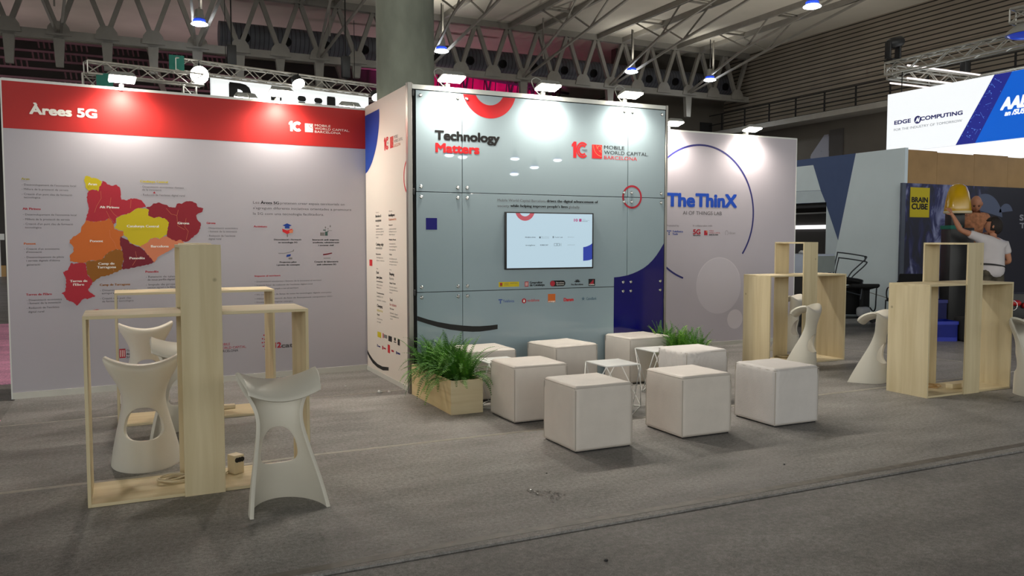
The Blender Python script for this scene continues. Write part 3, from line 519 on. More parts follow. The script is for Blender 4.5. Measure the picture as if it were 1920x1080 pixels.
 'penedes': [(0.959, 1.534), (0.967, 1.521), (0.984, 1.513), (0.994, 1.509), (1.008, 1.501), (1.022, 1.498), (1.031, 1.483), (1.034, 1.463), (1.044, 1.46), (1.06, 1.457), (1.073, 1.448), (1.082, 1.441), (1.098, 1.434), (1.112, 1.43), (1.119, 1.432), (1.131, 1.424), (1.139, 1.416), (1.151, 1.407), (1.159, 1.396), (1.17, 1.391), (1.174, 1.379), (1.186, 1.364), (1.189, 1.355), (1.196, 1.347), (1.21, 1.339), (1.212, 1.324), (1.225, 1.317), (1.234, 1.304), (1.239, 1.292), (1.253, 1.275), (1.242, 1.268), (1.23, 1.258), (1.217, 1.258), (1.199, 1.247), (1.183, 1.249), (1.172, 1.244), (1.155, 1.24), (1.143, 1.24), (1.131, 1.233), (1.12, 1.233), (1.106, 1.233), (1.09, 1.229), (1.082, 1.224), (1.071, 1.22), (1.055, 1.22), (1.038, 1.221), (1.031, 1.212), (1.015, 1.208), (1.002, 1.211), (0.986, 1.211), (0.976, 1.203), (0.957, 1.215), (0.961, 1.225), (0.966, 1.243), (0.964, 1.257), (0.97, 1.267), (0.977, 1.285), (0.978, 1.3), (0.972, 1.314), (0.963, 1.331), (0.962, 1.338), (0.954, 1.357), (0.959, 1.372), (0.962, 1.386), (0.968, 1.399), (0.965, 1.414), (0.96, 1.431), (0.95, 1.442), (0.948, 1.456), (0.948, 1.467), (0.951, 1.48), (0.948, 1.498), (0.954, 1.521)],
 'camp': [(0.644, 1.276), (0.654, 1.284), (0.663, 1.293), (0.675, 1.295), (0.689, 1.29), (0.696, 1.293), (0.711, 1.295), (0.728, 1.291), (0.738, 1.296), (0.752, 1.302), (0.767, 1.306), (0.775, 1.303), (0.788, 1.309), (0.795, 1.321), (0.808, 1.324), (0.81, 1.339), (0.818, 1.352), (0.827, 1.358), (0.835, 1.36), (0.843, 1.375), (0.854, 1.383), (0.866, 1.386), (0.879, 1.389), (0.895, 1.395), (0.907, 1.406), (0.917, 1.407), (0.926, 1.398), (0.936, 1.402), (0.95, 1.398), (0.961, 1.392), (0.968, 1.382), (0.974, 1.364), (0.972, 1.346), (0.972, 1.334), (0.973, 1.321), (0.979, 1.311), (0.978, 1.3), (0.97, 1.29), (0.97, 1.275), (0.962, 1.257), (0.957, 1.238), (0.962, 1.229), (0.957, 1.208), (0.95, 1.2), (0.933, 1.198), (0.922, 1.182), (0.911, 1.18), (0.897, 1.179), (0.883, 1.173), (0.871, 1.16), (0.856, 1.162), (0.847, 1.153), (0.838, 1.146), (0.826, 1.151), (0.808, 1.141), (0.796, 1.141), (0.784, 1.141), (0.77, 1.139), (0.757, 1.125), (0.747, 1.12), (0.732, 1.114), (0.723, 1.104), (0.715, 1.095), (0.707, 1.086), (0.688, 1.094), (0.688, 1.111), (0.683, 1.122), (0.676, 1.128), (0.671, 1.146), (0.664, 1.15), (0.653, 1.165), (0.649, 1.181), (0.648, 1.197), (0.654, 1.207), (0.648, 1.22), (0.651, 1.238), (0.642, 1.245), (0.647, 1.257)],
 'ebre': [(0.522, 1.278), (0.532, 1.271), (0.539, 1.264), (0.554, 1.271), (0.564, 1.271), (0.573, 1.273), (0.589, 1.277), (0.599, 1.276), (0.612, 1.277), (0.624, 1.273), (0.638, 1.273), (0.644, 1.256), (0.646, 1.244), (0.644, 1.229), (0.648, 1.22), (0.648, 1.21), (0.651, 1.19), (0.65, 1.177), (0.653, 1.165), (0.658, 1.149), (0.667, 1.143), (0.675, 1.129), (0.683, 1.122), (0.693, 1.11), (0.694, 1.097), (0.7, 1.087), (0.69, 1.077), (0.69, 1.063), (0.677, 1.052), (0.674, 1.045), (0.667, 1.029), (0.66, 1.025), (0.655, 1.011), (0.663, 0.998), (0.67, 0.988), (0.679, 0.982), (0.69, 0.975), (0.697, 0.966), (0.707, 0.959), (0.718, 0.95), (0.706, 0.941), (0.692, 0.942), (0.678, 0.933), (0.66, 0.928), (0.646, 0.92), (0.635, 0.928), (0.622, 0.928), (0.608, 0.921), (0.599, 0.915), (0.59, 0.901), (0.581, 0.887), (0.572, 0.879), (0.565, 0.868), (0.553, 0.861), (0.547, 0.872), (0.535, 0.883), (0.527, 0.894), (0.518, 0.898), (0.505, 0.905), (0.493, 0.906), (0.479, 0.918), (0.469, 0.92), (0.466, 0.931), (0.455, 0.949), (0.451, 0.962), (0.447, 0.969), (0.44, 0.979), (0.428, 0.983), (0.436, 0.991), (0.449, 0.997), (0.46, 1.003), (0.462, 1.015), (0.463, 1.035), (0.469, 1.042), (0.467, 1.058), (0.465, 1.073), (0.472, 1.081), (0.468, 1.104), (0.472, 1.113), (0.467, 1.128), (0.466, 1.138), (0.458, 1.155), (0.451, 1.173), (0.447, 1.19), (0.458, 1.191), (0.466, 1.201), (0.475, 1.203), (0.49, 1.209), (0.492, 1.222), (0.503, 1.244), (0.509, 1.254), (0.512, 1.269)]}
MAP_BORDERS = [[(0.791, 1.973), (0.794, 1.903), (0.752, 1.826), (0.731, 1.763)], [(0.88, 1.912), (0.864, 1.807), (0.901, 1.752), (0.932, 1.724)], [(0.836, 1.779), (0.862, 1.716), (0.905, 1.667)], [(1.059, 1.896), (1.05, 1.811)], [(1.38, 1.817), (1.426, 1.76), (1.48, 1.746), (1.495, 1.805)], [(1.568, 1.718), (1.552, 1.63), (1.586, 1.586), (1.563, 1.498)], [(1.48, 1.746), (1.484, 1.644), (1.552, 1.601)], [(0.859, 1.597), (0.863, 1.527), (0.9, 1.47), (0.917, 1.407)], [(1.085, 1.384), (1.096, 1.313), (1.055, 1.242)], [(0.869, 1.266), (0.886, 1.188)]]
# ================================================================== THE HALL
bm = bmesh.new(); box(bm, -45, 26.5, -45, 60, -0.2, -0.012); struct(link('floor', bm, M['aisle']))
# stand carpet, one slab laid on the hall floor
bm = bmesh.new(); box(bm, -.95, 9.9, 3.6, 9.6, -0.012, 0.0)
tag(link('stand_carpet', bm, M['carpet']), 'grey stand carpet under clear film, with a dark cut front edge', 'carpet')
tag(bbox('pink_carpet', -9, -1.0, 9.9, 17.0, -0.0125, -0.004, M['pink']), 'pink carpet seen past the left end of the map wall', 'carpet')
tag(bbox('pink_carpet', -4, -.956, 6.4, 7.9, -0.0125, -0.002, M['pink']), 'corner of pink carpet beside the near foot of the map wall', 'carpet')
def strip(name, pts, w, z, m, label):
    bm = bmesh.new(); prev = None
    P = [Vector((x, y, 0)) for x, y in pts]
    up = []; 
    for i, p in enumerate(P):
        d = (P[min(i + 1, len(P) - 1)] - P[max(i - 1, 0)]).normalized(); n = Vector((-d.y, d.x, 0)) * w / 2
        up.append([bm.verts.new((p + n * s) + Vector((0, 0, zz))) for s, zz in ((1, 0), (1, z), (-1, z), (-1, 0))])
    for a, b in zip(up, up[1:]):
        for k in range(3): bm.faces.new((a[k], a[k + 1], b[k + 1], b[k]))
    o = link(name, bm, m); tag(o, label, 'tape'); return o
strip('carpet_tape', [(-.94, 7.604), (-.13, 7.64), (.6, 7.68), (1.586, 7.725), (2.50, 7.755)], .022, .0012, M['tape'], 'thin white tape seam on the carpet ending at the side of the glass wall')
strip('carpet_tape', [(-.94, 5.575), (-.3, 5.59), (.58, 5.60), (1.155, 5.65), (2.967, 5.645), (3.925, 5.66), (5.0, 5.72), (6.09, 5.755), (6.996, 5.77), (9.6, 5.85)], .045, .0012, M['tape'], 'pale grey tape seam running under the rear white cubes')
strip('carpet_tape', [(8.70, 8.9), (8.887, 7.974), (8.954, 7.594), (9.3, 6.6)], .03, .0012, M['tape'], 'white tape line on the floor beyond the far right plywood table')
strip('edge_tape', [(-.94, 3.66), (.7, 3.66), (1.7, 3.685), (2.9, 3.68), (5.83, 3.70), (9.8, 3.74)], .06, .0012, M['tape_edge'], 'clear film tape strip along the front edge of the carpet')
# crumpled bits on the floor
def crumple(name, x, y, r, label, m=None, z0=0.0, flat=.6):
    bm = bmesh.new(); bmesh.ops.create_icosphere(bm, subdivisions=2, radius=r)
    for v in bm.verts:
        k = 1 + .5 * noise.noise(v.co * (2.2 / r) + Vector((x, y, 0))); v.co *= k; v.co.z = max(v.co.z * flat, -r * .3)
    o = link(name, bm, m or M['white_metal']); o.location = (x, y, z0 + r * .3); tag(o, label, 'litter'); return o
crumple('paper_scrap', 2.24, 7.71, .022, 'larger crumpled white paper scrap on the tape seam', flat=.8)
crumple('paper_scrap', 2.33, 7.68, .018, 'smaller white scrap just right of the crumpled paper')
crumple('paper_scrap', 2.02, 8.18, .010, 'tiny white fleck on the carpet in front of the map wall corner')
for (x, y, r, lb) in ((2.42, 4.55, .006, 'tiny dark crumb in front of the nearest white cube'), (3.95, 4.05, .007, 'dark crumb on the carpet near the front edge'), (2.02, 3.20, .010, 'dark crumb on the dark aisle floor')):
    crumple('floor_crumb', x, y, r, lb, M['black'], z0=0 if y > 3.6 else -.012)
for (x, y, a, lb) in ((7.60, 4.87, .3, 'dark scratch nearest the right plywood table front'), (7.45, 4.72, .1, 'longer dark scratch further from the right plywood table')):
    o = bbox('floor_scratch', -.06, .06, -.006, .006, 0, .001, M['black']); o.location = (x, y, 0); o.rotation_euler = (0, 0, a); tag(o, lb, 'scratch')
bm = bmesh.new(); random.seed(4)
for i in range(150):
    u, v = random.random(), random.random()
    if u + v > 1: u, v = 1 - u, 1 - v
    x = 2.13 + u * .21 + v * .05; y = 4.34 - u * .2 - v * .33; s = random.uniform(.003, .008); a = random.random() * 3
    vs_ = [bm.verts.new((x + s * cos(a + k * 2.1), y + s * sin(a + k * 2.1), .001 + (.004 if k == 1 else 0))) for k in range(3)]
    bm.faces.new(vs_)
tag(link('film_glitter', bm, M['chrome']), 'glittering torn patch of film on the carpet before the nearest cube', 'film', kind='stuff')

# ceiling, right wall, back walls
bm = bmesh.new(); box(bm, -30, 26.5, 9, 46, 10.12, 10.4); struct(link('ceiling', bm, M['ceiling']))
bm = bmesh.new(); box(bm, 26.5, 26.9, 2, 46, 6.55, 10.4); struct(link('wall_right', bm, M['cladding']))
bm = bmesh.new(); box(bm, 26.5, 26.9, 2, 46, -.2, 6.55)
struct(link('wall_right_lower', bm, M['wall_low']))
bm = bmesh.new(); box(bm, 26.44, 26.5, 24.25, 24.95, -.2, 6.0); struct(link('wall_right_pilaster', bm, M['wall_far']))
wr = thing('wall_numeral', 'large white numeral four on the dark wall above the blue and white stand', 'sign', (26.49, 27.0, 0), R(-90))
bm = bmesh.new(); put_text(bm, '4', 1.10, 4.55, .95, 1.22, .004, 0, 1); link('numeral', bm, M['i_greywhite'], wr)
bm = bmesh.new(); put_text(bm, 'ons', -.75, 4.72, .55, .22, .004, 0, 0); link('lettering', bm, M['i_grey'], wr)
bm = bmesh.new(); box(bm, 20.3, 26.5, 31.6, 32.0, -.2, 10.4); struct(link('wall_back', bm, M['wall_low']))
bm = bmesh.new(); box(bm, 25.05, 25.75, 31.55, 31.6, 5.2, 7.1); o = link('door_1', bm, M['dark']); struct(o)
bm = bmesh.new(); box(bm, -30, 20.3, 45.6, 46, -.2, 10.4); struct(link('wall_far', bm, M['wall_far']))
# catwalk on the right wall
cw = thing('catwalk', 'steel catwalk with thin railing along the ribbed right wall', 'walkway', (0, 0, 0))
bm = bmesh.new(); box(bm, 25.5, 26.5, 12, 31.5, 6.40, 6.62); link('deck', bm, M['roof_steel'], cw)
bm = bmesh.new()
for z in (6.95, 7.40): tube(bm, [(25.55, 12, z), (25.55, 31.5, z)], .025, 6)
link('handrail', bm, M['dark'], cw)
for i in range(11):
    bm = bmesh.new(); y = 30.6 - i * 1.55; bar(bm, (25.55, y, 6.6), (25.55, y, 7.4), .05); link('post', bm, M['dark'], cw)
# concrete column
bm = bmesh.new(); lathe(bm, [(.365, -.01), (.365, 10.15)], 48); o = link('column', bm, M['concrete'], smooth=True, angle=40); o.location = (3.30, 10.05, 0)
struct(o)
# ---------------- roof truss spanning the hall
YT = 29.96
bm = bmesh.new()
bar(bm, (-12, YT, 8.0), (26.5, YT, 8.0), .20, .26); bar(bm, (-12, YT, 10.0), (26.5, YT, 10.0), .22, .24)
struct(link('trim_1', bm, M['roof_steel']))
NODES = []
x = 2.46 - 1.372 * 11
while x < 26.4: NODES.append(x); x += 1.372
for i, x in enumerate(NODES):
    bm = bmesh.new()
    fill(bm, [(x - .36, 7.96), (x + .36, 7.96), (x + .30, 8.22), (x + .17, 8.40), (x - .17, 8.40), (x - .30, 8.22)], 0)
    ex = bmesh.ops.extrude_face_region(bm, geom=bm.faces[:]); bmesh.ops.translate(bm, verts=[v for v in ex['geom'] if isinstance(v, bmesh.types.BMVert)], vec=(0, .06, 0))
    bmesh.ops.translate(bm, verts=bm.verts[:], vec=(0, YT - .15, 0))
    bar(bm, (x - .02, YT, 8.15), (x - .66, YT, 9.95), .15); bar(bm, (x + .02, YT, 8.15), (x + .66, YT, 9.95), .15)
    main = (i % 3 == 2)
    lowz = 7.0 if (x < 4 or main) else 7.45
    if x < 9 or main:
        vs_ = [bm.verts.new((x + sx * w, YT + sy * .1, z)) for z, w in ((7.95, .17), (lowz, .11)) for sx, sy in ((-1, -1), (1, -1), (1, 1), (-1, 1))]
        for k in range(4): bm.faces.new((vs_[k], vs_[(k + 1) % 4], vs_[4 + (k + 1) % 4], vs_[4 + k]))
        bm.faces.new(vs_[4:])
    struct(link('trim_2', bm, M['roof_steel']))
# purlin pairs along Y with tie rods and hangers from each main node
for j, x in enumerate([2.46 + 4.116 * k for k in range(-2, 6)]):
    bm = bmesh.new()
    for dx in (-.62, .62): bar(bm, (x + dx, 9.2, 10.02), (x + dx, YT, 10.02), .12, .2)
    for y in range(12, 30, 3): bar(bm, (x - .62, y, 10.0), (x + .62, y, 10.0), .07)
    struct(link('trim_3', bm, M['roof_steel']))
    bm = bmesh.new()
    for sx in (-.06, .06):
        bar(bm, (x + sx, YT - .1, 8.05), (x + sx * 9, 25.6, 9.1), .075)
        bar(bm, (x + sx * 9, 25.6, 9.1), (x + sx * 10, 20.2, 10.0), .075)
    for dx in (-.62, .62):
        bar(bm, (x + dx * .85, 25.6, 9.1), (x + dx, 27.2, 10.0), .05); bar(bm, (x + dx * .85, 25.6, 9.1), (x + dx, 24.2, 10.0), .05)
    bar(bm, (x, 28.2, 8.45), (x, 28.2, 10.0), .05)
    struct(link('trim_4', bm, M['roof_steel']))
# big spiral duct behind the truss
bm = bmesh.new(); mt = Matrix.Translation((0, YT + 1.3, 8.85)) @ Matrix.Rotation(R(90), 4, 'Y')
lathe(bm, [(.46, 3.3), (.46, 26.4)], 36, mt)
dt = link('air_duct', bm, M['duct'], smooth=True, angle=40); tag(dt, 'dark spiral air duct with round outlets behind the roof truss', 'duct')
for k in range(16):
    x = 4.15 + 1.45 * k; bm = bmesh.new()
    m2 = Matrix.Translation((x, YT + .88, 8.72)) @ Matrix.Rotation(R(105), 4, 'X')
    lathe(bm, [(.17, 0), (.17, .08), (.13, .08), (.13, .02)], 20, m2)
    o = link('outlet', bm, [M['dark']], dt)
# far bays: long rails with hanging combs, pink of the stage light put into their colour
M['pink_lit_steel'] = mat('pink_lit_far_steel', srgb(150, 112, 124), .7, var=.2, vscale=1.0)
bands = [(9.86, -16, 4.5, [(-.2, .9), (1.6, 2.9), (3.1, 4.4), (-3, -1)]), (9.36, -16, 5, [(-3.2, -1.0), (0, 2.2)]), (8.95, -16, 6, [(-5, -3.2), (-1.2, 1.0), (2, 3.4)]), (8.55, -16, 7, [(-2, 0), (1.4, 4.4)]), (8.1, -16, 8, [(-4, 0)])]
for i, (z, xa, xb, combs) in enumerate(bands):
    bm = bmesh.new(); y = 40 - i * .25
    bar(bm, (xa, y, z), (xb, y, z), .09)
    for a, b in combs:
        k = a
        while k < b: bar(bm, (k, y, z), (k + .05, y - .1, z - .33), .055); k += .2
    struct(link('trim_5', bm, M['pink_lit_steel']))
for j, x in enumerate((-8.0, 1.2, 9.4)):
    bm = bmesh.new(); bar(bm, (x, 39, 9.9), (x + .9, 38.6, 6.8), .22); struct(link('trim_6', bm, M['roof_steel']))
bm = bmesh.new(); box(bm, -16, 14, 41, 41.1, 8.0, 10.1); struct(link('trim_7', bm, M['wall_far']))
# diagonal braces under the far bay seen over the walls
for (a, b) in (((5.2, 33, 7.2), (8.6, 33, 7.9)), ((9.0, 33.5, 7.2), (13.5, 33, 7.9)), ((17.2, 33, 7.1), (20.2, 32, 7.8)), ((6.2, 34, 7.0), (7.2, 34, 7.9))):
    bm = bmesh.new(); bar(bm, a, b, .12); struct(link('trim_8', bm, M['roof_steel']))
# magenta-lit cloth of a stage far behind, with a dark lattice in front
bm = bmesh.new()
n = 60; top = []; 
for i in range(n + 1):
    x = 13.9 + 7.0 * i / n; zt = 10.05 - .9 * (i / n) ** 2; d = .12 * sin(i * 1.3)
    top.append([bm.verts.new((x, 39 + d, 0)), bm.verts.new((x, 39 + d, zt))])
for a, b in zip(top, top[1:]): bm.faces.new((a[0], b[0], b[1], a[1]))
o = link('stage_drape', bm, M['magenta'], smooth=True); tag(o, 'magenta lit stage cloth glowing far behind the glass wall', 'drape')
sm = o.modifiers.new('thickness', 'SOLIDIFY'); sm.thickness = .03
bm = bmesh.new(); random.seed(11)
for i in range(13):
    x = 13.2 + .62 * i; bar(bm, (x, 37.5, 7.0), (x + .5 * (1 if i % 2 else -1), 37.5, 9.7), .08)
    bar(bm, (x + .1, 38, 6.6), (x + .35, 38, 9.8), .04)
bar(bm, (12.8, 37.5, 9.7), (21.2, 37.5, 9.1), .10); bar(bm, (12.8, 37.5, 7.9), (21.2, 37.5, 7.5), .3)
bar(bm, (13.0, 37.5, 7.4), (13.0, 37.5, 0), .2); bar(bm, (20.3, 37.5, 7.2), (20.3, 37.5, 0), .2)
tag(link('stage_lattice', bm, M['dark']), 'dark steel lattice silhouetted against the magenta cloth', 'truss')
# far white counter at the left edge
fc = thing('far_counter', 'white counter with a brown side panel far off at the left edge', 'counter', (-4.35, 39.0, -.012), R(8))
bbox('body', -1.4, -.15, 0, .8, 0, 1.5, M['white_metal'], fc); bbox('side_panel', -.15, .02, 0, .8, 0, .45, M['board'], fc); bbox('countertop', -1.5, .0, -.1, .9, 1.5, 1.75, M['white_metal'], fc)
# ------------------------------------------------------------------ high-bay hall lamps
def high_bay(x, y, z, label, power, group='high-bay lamps under the hall roof', top=10.0, s=1.0, drop=.05, bare=False):
    t = thing('high_bay_lamp', label, 'lamp', (x, y, z), 0, group)
    bm = bmesh.new(); tube(bm, [(0, 0, .45 * s), (0, 0, top - z)], .018, 6); link('rod', bm, M['dark'], t)
    bm = bmesh.new(); lathe(bm, [(.07, .46), (.12, .44), (.15, .2), (.16, .16)], 20, Matrix.Scale(s, 4)); link('ballast', bm, M['lamp_body'], t, True, 40)
    bm = bmesh.new(); lathe(bm, [(.15, .16), (.19, .13), (.19, .05), (.17, .03)], 24, Matrix.Scale(s, 4)); rr = link('reflector_ring', bm, M['lamp_blue'], t, True, 40)
    bm = bmesh.new(); lathe(bm, [(.19, .04), (.25, 0), (.25, -.02), (.16, -.02 - drop * .6), (.02, -drop)], 24, Matrix.Scale(s, 4)); link('lens', bm, M['lens_cool'], rr, True, 40)
    ld = bpy.data.lights.new('high_bay_light', 'POINT' if bare else 'SPOT'); ld.energy = power; ld.color = HALL_COL; ld.shadow_soft_size = .25 * s
    if not bare: ld.spot_size = R(150); ld.spot_blend = 1
    lo = bpy.data.objects.new('high_bay_light', ld); COL.objects.link(lo); lo.parent = t; lo.location = (0, 0, -(.45 if bare else .1) * s)
    if bare: return t
    # upward light added to each lamp to brighten the ceiling
    lu = bpy.data.lights.new('high_bay_uplight', 'SPOT'); lu.energy = power * .10; lu.color = (1.0, .96, .86); lu.spot_size = R(165); lu.spot_blend = 1; lu.shadow_soft_size = .25 * s
    ou = bpy.data.objects.new('high_bay_uplight', lu); COL.objects.link(ou); ou.parent = t; ou.rotation_euler = (pi, 0, 0); ou.location = (0, 0, .5 * s)
    return t
high_bay(2.37, 27.86, 8.3, 'high-bay lamp in front of the truss node above the bright spotlight', HALL_W)
high_bay(10.58, 28.05, 8.3, 'high-bay lamp just right of the concrete column', HALL_W)
high_bay(18.84, 28.16, 8.3, 'high-bay lamp above the right end of the glass wall', HALL_W)
high_bay(22.79, 28.11, 8.3, 'high-bay lamp between the glass wall and the ribbed wall', HALL_W)
high_bay(18.35, 18.07, 8.3, 'large high-bay lamp high up in front of the ribbed wall', HALL_W)
# lamps of the hall behind the viewer, mirrored in the glass wall
for k, (x, z) in enumerate(((15.5, 5.9), (16.3, 5.85), (19.4, 5.9), (22.1, 5.95), (20.7, 5.5), (19.5, 5.1))):
    high_bay(x, -25.0 - .1 * k, z, 'hall lamp mirrored in the glass wall, %s' % ('first from its left', 'second from its left', 'upper middle one', 'last on its right', 'lone one lower in the middle', 'lowest one')[k], AISLE_W, 'hall lamps mirrored in the glass', top=z + 1.6, s=1.0, drop=.10)
# ------------------------------------------------------------------ lattice trusses
def lattice(name, a, b, w, label, group=None, step=.34, m=None, r=.025):
    a, b = Vector(a), Vector(b); L_ = (b - a).length; d = (b - a).normalized()
    t = thing(name, label, 'truss', a, 0, group)
    up = Vector((0, 0, 1)) if abs(d.z) < .9 else Vector((0, 1, 0)); sd = d.cross(up).normalized(); up = sd.cross(d).normalized()
    C = [sd * (w / 2 * i) + up * (w / 2 * j) for i, j in ((-1, -1), (1, -1), (1, 1), (-1, 1))]
    for c in C:
        bm = bmesh.new(); tube(bm, [c, c + d * L_], r, 8); link('chord', bm, m or M['galv'], t, True, 40)
    bm = bmesh.new(); n = max(2, int(L_ / step))
    for k in range(4):
        p, q = C[k], C[(k + 1) % 4]
        for i in range(n):
            u, v = (p, q) if i % 2 == 0 else (q, p)
            tube(bm, [u + d * (L_ * i / n), v + d * (L_ * (i + 1) / n)], r * .55, 5, cap=False)
        for i in (0, n): tube(bm, [p + d * (L_ * i / n), q + d * (L_ * i / n)], r * .6, 5, cap=False)
    link('bracing', bm, m or M['galv'], t)
    return t
lattice('lighting_truss', (1.27, 22.2, 5.85), (7.3, 23.66, 5.85), .30, 'bright aluminium lighting truss running behind the column')
lattice('lighting_truss', (-.66, 21.33, 5.45), (1.9, 22.13, 5.5), .28, 'shorter lighting truss above the left flood lamp, left of the bright spot')
lattice('lattice_tower', (-.58, 21.5, 5.3), (-.50, 20.5, -.01), .30, 'vertical lattice leg under the left end of the shorter truss')
lattice('lattice_tower', (1.62, 22.3, 5.3), (1.55, 20.8, -.01), .30, 'vertical lattice leg left of the white letter sign')
lattice('lighting_truss', (16.9, 14.15, 5.63), (16.9, 6.0, 5.63), .27, 'near lattice truss above the lit blue and white sign')
M['tube_glow'] = mat('tube_glow', (1, .9, .86), .3, emit=1.1, ecol=(1, .88, .84, 1))
XT = lattice('lighting_truss', (16.95, 14.1, 5.55), (20.0, 14.1, 5.55), .27, 'short cross truss carrying the light tubes above the lit sign')
lattice('lighting_truss', (20.0, 14.0, 5.55), (20.0, 6.0, 5.55), .27, 'rear lattice truss half hidden by the lit sign top edge')
lattice('lighting_truss', (14.0, 9.2, 5.34), (14.6, 6.0, 5.34), .24, 'truss stub in the top right corner of the hall')
for k, (y, z) in enumerate(((13.86, 5.70), (13.86, 5.40), (14.34, 5.36))):
    bm = bmesh.new(); tube(bm, [(17.2, y, z), (19.9, y, z)], .022, 8)
    for v in bm.verts: v.co -= XT.location
    link('light_tube', bm, M['tube_glow'], XT)
# white letter sign far behind the map wall
sg = thing('hanging_sign', 'white lit sign with cropped black letters behind the map wall', 'sign', (2.21, 22.81, 0), math.atan2(1.09, 4.47))
bbox('panel', 0, 4.62, 0, .12, 4.75, 5.83, mat('lit_white_board', (.9, .92, .92), .5, emit=.75, ecol=(.95, 1, 1, 1)), sg)
for x in (.4, 4.2):
    bm = bmesh.new(); tube(bm, [(x, .06, 5.8), (x, .06, 7.9)], .01, 5); link('hanger', bm, M['dark'], sg)
bm = bmesh.new(); put_text(bm, 'R', .50, 4.95, .66, .68, .004, 0, 1); put_text(bm, 'l', 1.66, 4.95, .19, .72, .004, 0, 1); put_text(bm, 'i', 2.42, 4.95, .17, .58, .004, 0, 1); put_text(bm, 'i', 2.92, 4.95, .17, .58, .004, 0, 1); put_text(bm, 'l', 3.32, 4.95, .17, .62, .004, 0, 1)
link('lettering', bm, M['i_black'], sg)
# spots on the far truss
def spot(x, y, z, r, label, power, aim=(.2, -.9, -.5)):
    t = thing('truss_spotlight', label, 'lamp', (x, y, z), 0, 'spotlights on the lighting truss')
    d = Vector(aim).normalized(); mt = d.to_track_quat('Z', 'Y').to_matrix().to_4x4()
    bm = bmesh.new(); lathe(bm, [(r * .5, -r * 1.6), (r * .8, -r * 1.3), (r, 0)], 20, mt); link('housing', bm, M['black'], t, True, 40)
    bm = bmesh.new(); lathe(bm, [(r, 0), (r * .98, r * .1), (r * .3, r * .3)], 20, mt); link('lens', bm, M['lens_spot'], t, True, 40)
    bm = bmesh.new(); tube(bm, [Vector((0, 0, .0)) - d * r, (0, 0, r * 1.6)], .02, 6); link('hook', bm, M['black'], t)
    ld = bpy.data.lights.new('spot_light', 'SPOT'); ld.energy = power; ld.spot_size = R(100); ld.spot_blend = .8; ld.color = (1, .98, .92); ld.shadow_soft_size = r * .6
    lo = bpy.data.objects.new('spot_light', ld); COL.objects.link(lo); lo.parent = t; lo.rotation_euler = (-d).to_track_quat('Z', 'Y').to_euler(); lo.location = d * (r * .5)
spot(1.85, 22.05, 5.62, .22, 'dazzling white spotlight left of the letter sign', 120, (.1, -.9, -.25))
spot(4.42, 22.7, 5.72, .17, 'white spotlight on the truss above the letter sign', 120, (.2, -.6, -.7))
spot(6.74, 23.2, 5.62, .14, 'small spotlight on the truss beside the column', 80, (.2, -.6, -.7))
for x, lb in ((2.86, 'black chain hoist hanging left above the letter sign'), (6.05, 'black chain hoist hanging beside the column')):
    t = thing('chain_hoist', lb, 'hoist', (x, 24, 6.25), 0, 'black chain hoists')
    bbox('motor', -.12, .12, -.1, .1, 0, .62, M['black'], t, .02); bm = bmesh.new(); tube(bm, [(.0, 0, .6), (0, 0, 3.8)], .02, 6); link('chain', bm, M['dark'], t)
    bm = bmesh.new(); tube(bm, [(.0, 0, 0), (0, 0, -.25)], .03, 6); link('hook', bm, M['dark'], t)
tag(bbox('teal_banner', 1.15, 1.50, 22.05, 22.10, 5.70, 6.06, M['teal']), 'small teal banner end above the dazzling spotlight', 'banner')
tag(bbox('teal_banner', -.45, -.1, 21.27, 21.31, 4.98, 5.34, M['teal']), 'teal banner patch beside the left truss leg', 'banner')
# moving head on the right truss
mh = thing('moving_head_light', 'black moving head light standing on the corner of the right truss', 'lamp', (16.98, 14.1, 5.765))
bbox('base', -.16, .16, -.13, .13, 0, .1, M['black'], mh, .02); bbox('yoke', -.2, -.14, -.08, .08, .1, .5, M['black'], mh, .015); bbox('yoke', .14, .2, -.08, .08, .1, .5, M['black'], mh, .015)
bm = bmesh.new(); lathe(bm, [(.09, -.18), (.13, -.1), (.135, .2), (.12, .24)], 20, Matrix.Translation((.02, 0, .5)) @ Matrix.Rotation(R(75), 4, 'Y')); link('head', bm, M['black'], mh, True, 40)
tag(bbox('chain_hoist', 19.35, 19.55, 13.9, 14.06, 5.72, 6.08, M['black'], None, .02), 'dark hoist on the cross truss behind the lit sign', 'hoist')
# big reflector lamp at the top right
t = thing('dish_lamp', 'wide dish lamp with blue glass at the top right corner', 'lamp', (14.15, 9.0, 5.02))
bm = bmesh.new(); lathe(bm, [(.05, .25), (.16, .2), (.34, .06), (.36, 0)], 28); link('dish', bm, M['lamp_body'], t, True, 50)
bm = bmesh.new(); lathe(bm, [(.34, .01), (.28, -.03), (.05, -.06)], 28); link('lens', bm, M['lamp_blue'], t, True, 40)
bm = bmesh.new(); tube(bm, [(0, 0, .2), (0, 0, .225)], .02, 6); link('rod', bm, M['dark'], t)
# ================================================================== THE STAND WALLS
# ---- left wall: map and texts
AL = math.atan2(.289, 3.508); WL = 3.521
wl = thing('exhibition_wall', 'white exhibition wall with red header and a coloured region map', 'exhibition wall', (-.968, 8.868, 0), AL)
bbox('panel', 0, WL, 0, .04, .06, 2.965, M['panel'], wl)
bbox('top_rail', -.002, WL, -.001, .05, 2.965, 2.99, M['panel_edge'], wl)
bbox('edge_profile', -.012, 0, -.002, .05, 0, 2.985, M['panel_edge'], wl)
bbox('skirting', 0, WL, -.012, .04, 0, .06, M['skirt'], wl)
bm = bmesh.new(); rect(bm, 0, WL, 2.53, 2.965, .0012); link('header', bm, M['header'], wl)
lettering('headline', [r for r in TXT_LEFT if r[1] == 'Àrees 5G' and r[5] > .06], wl, .003)
capital_logo('header_logo', wl, 2.637, 2.676, .108, .003, ['white', 'red', 'white', 'white', 'red'], .68)
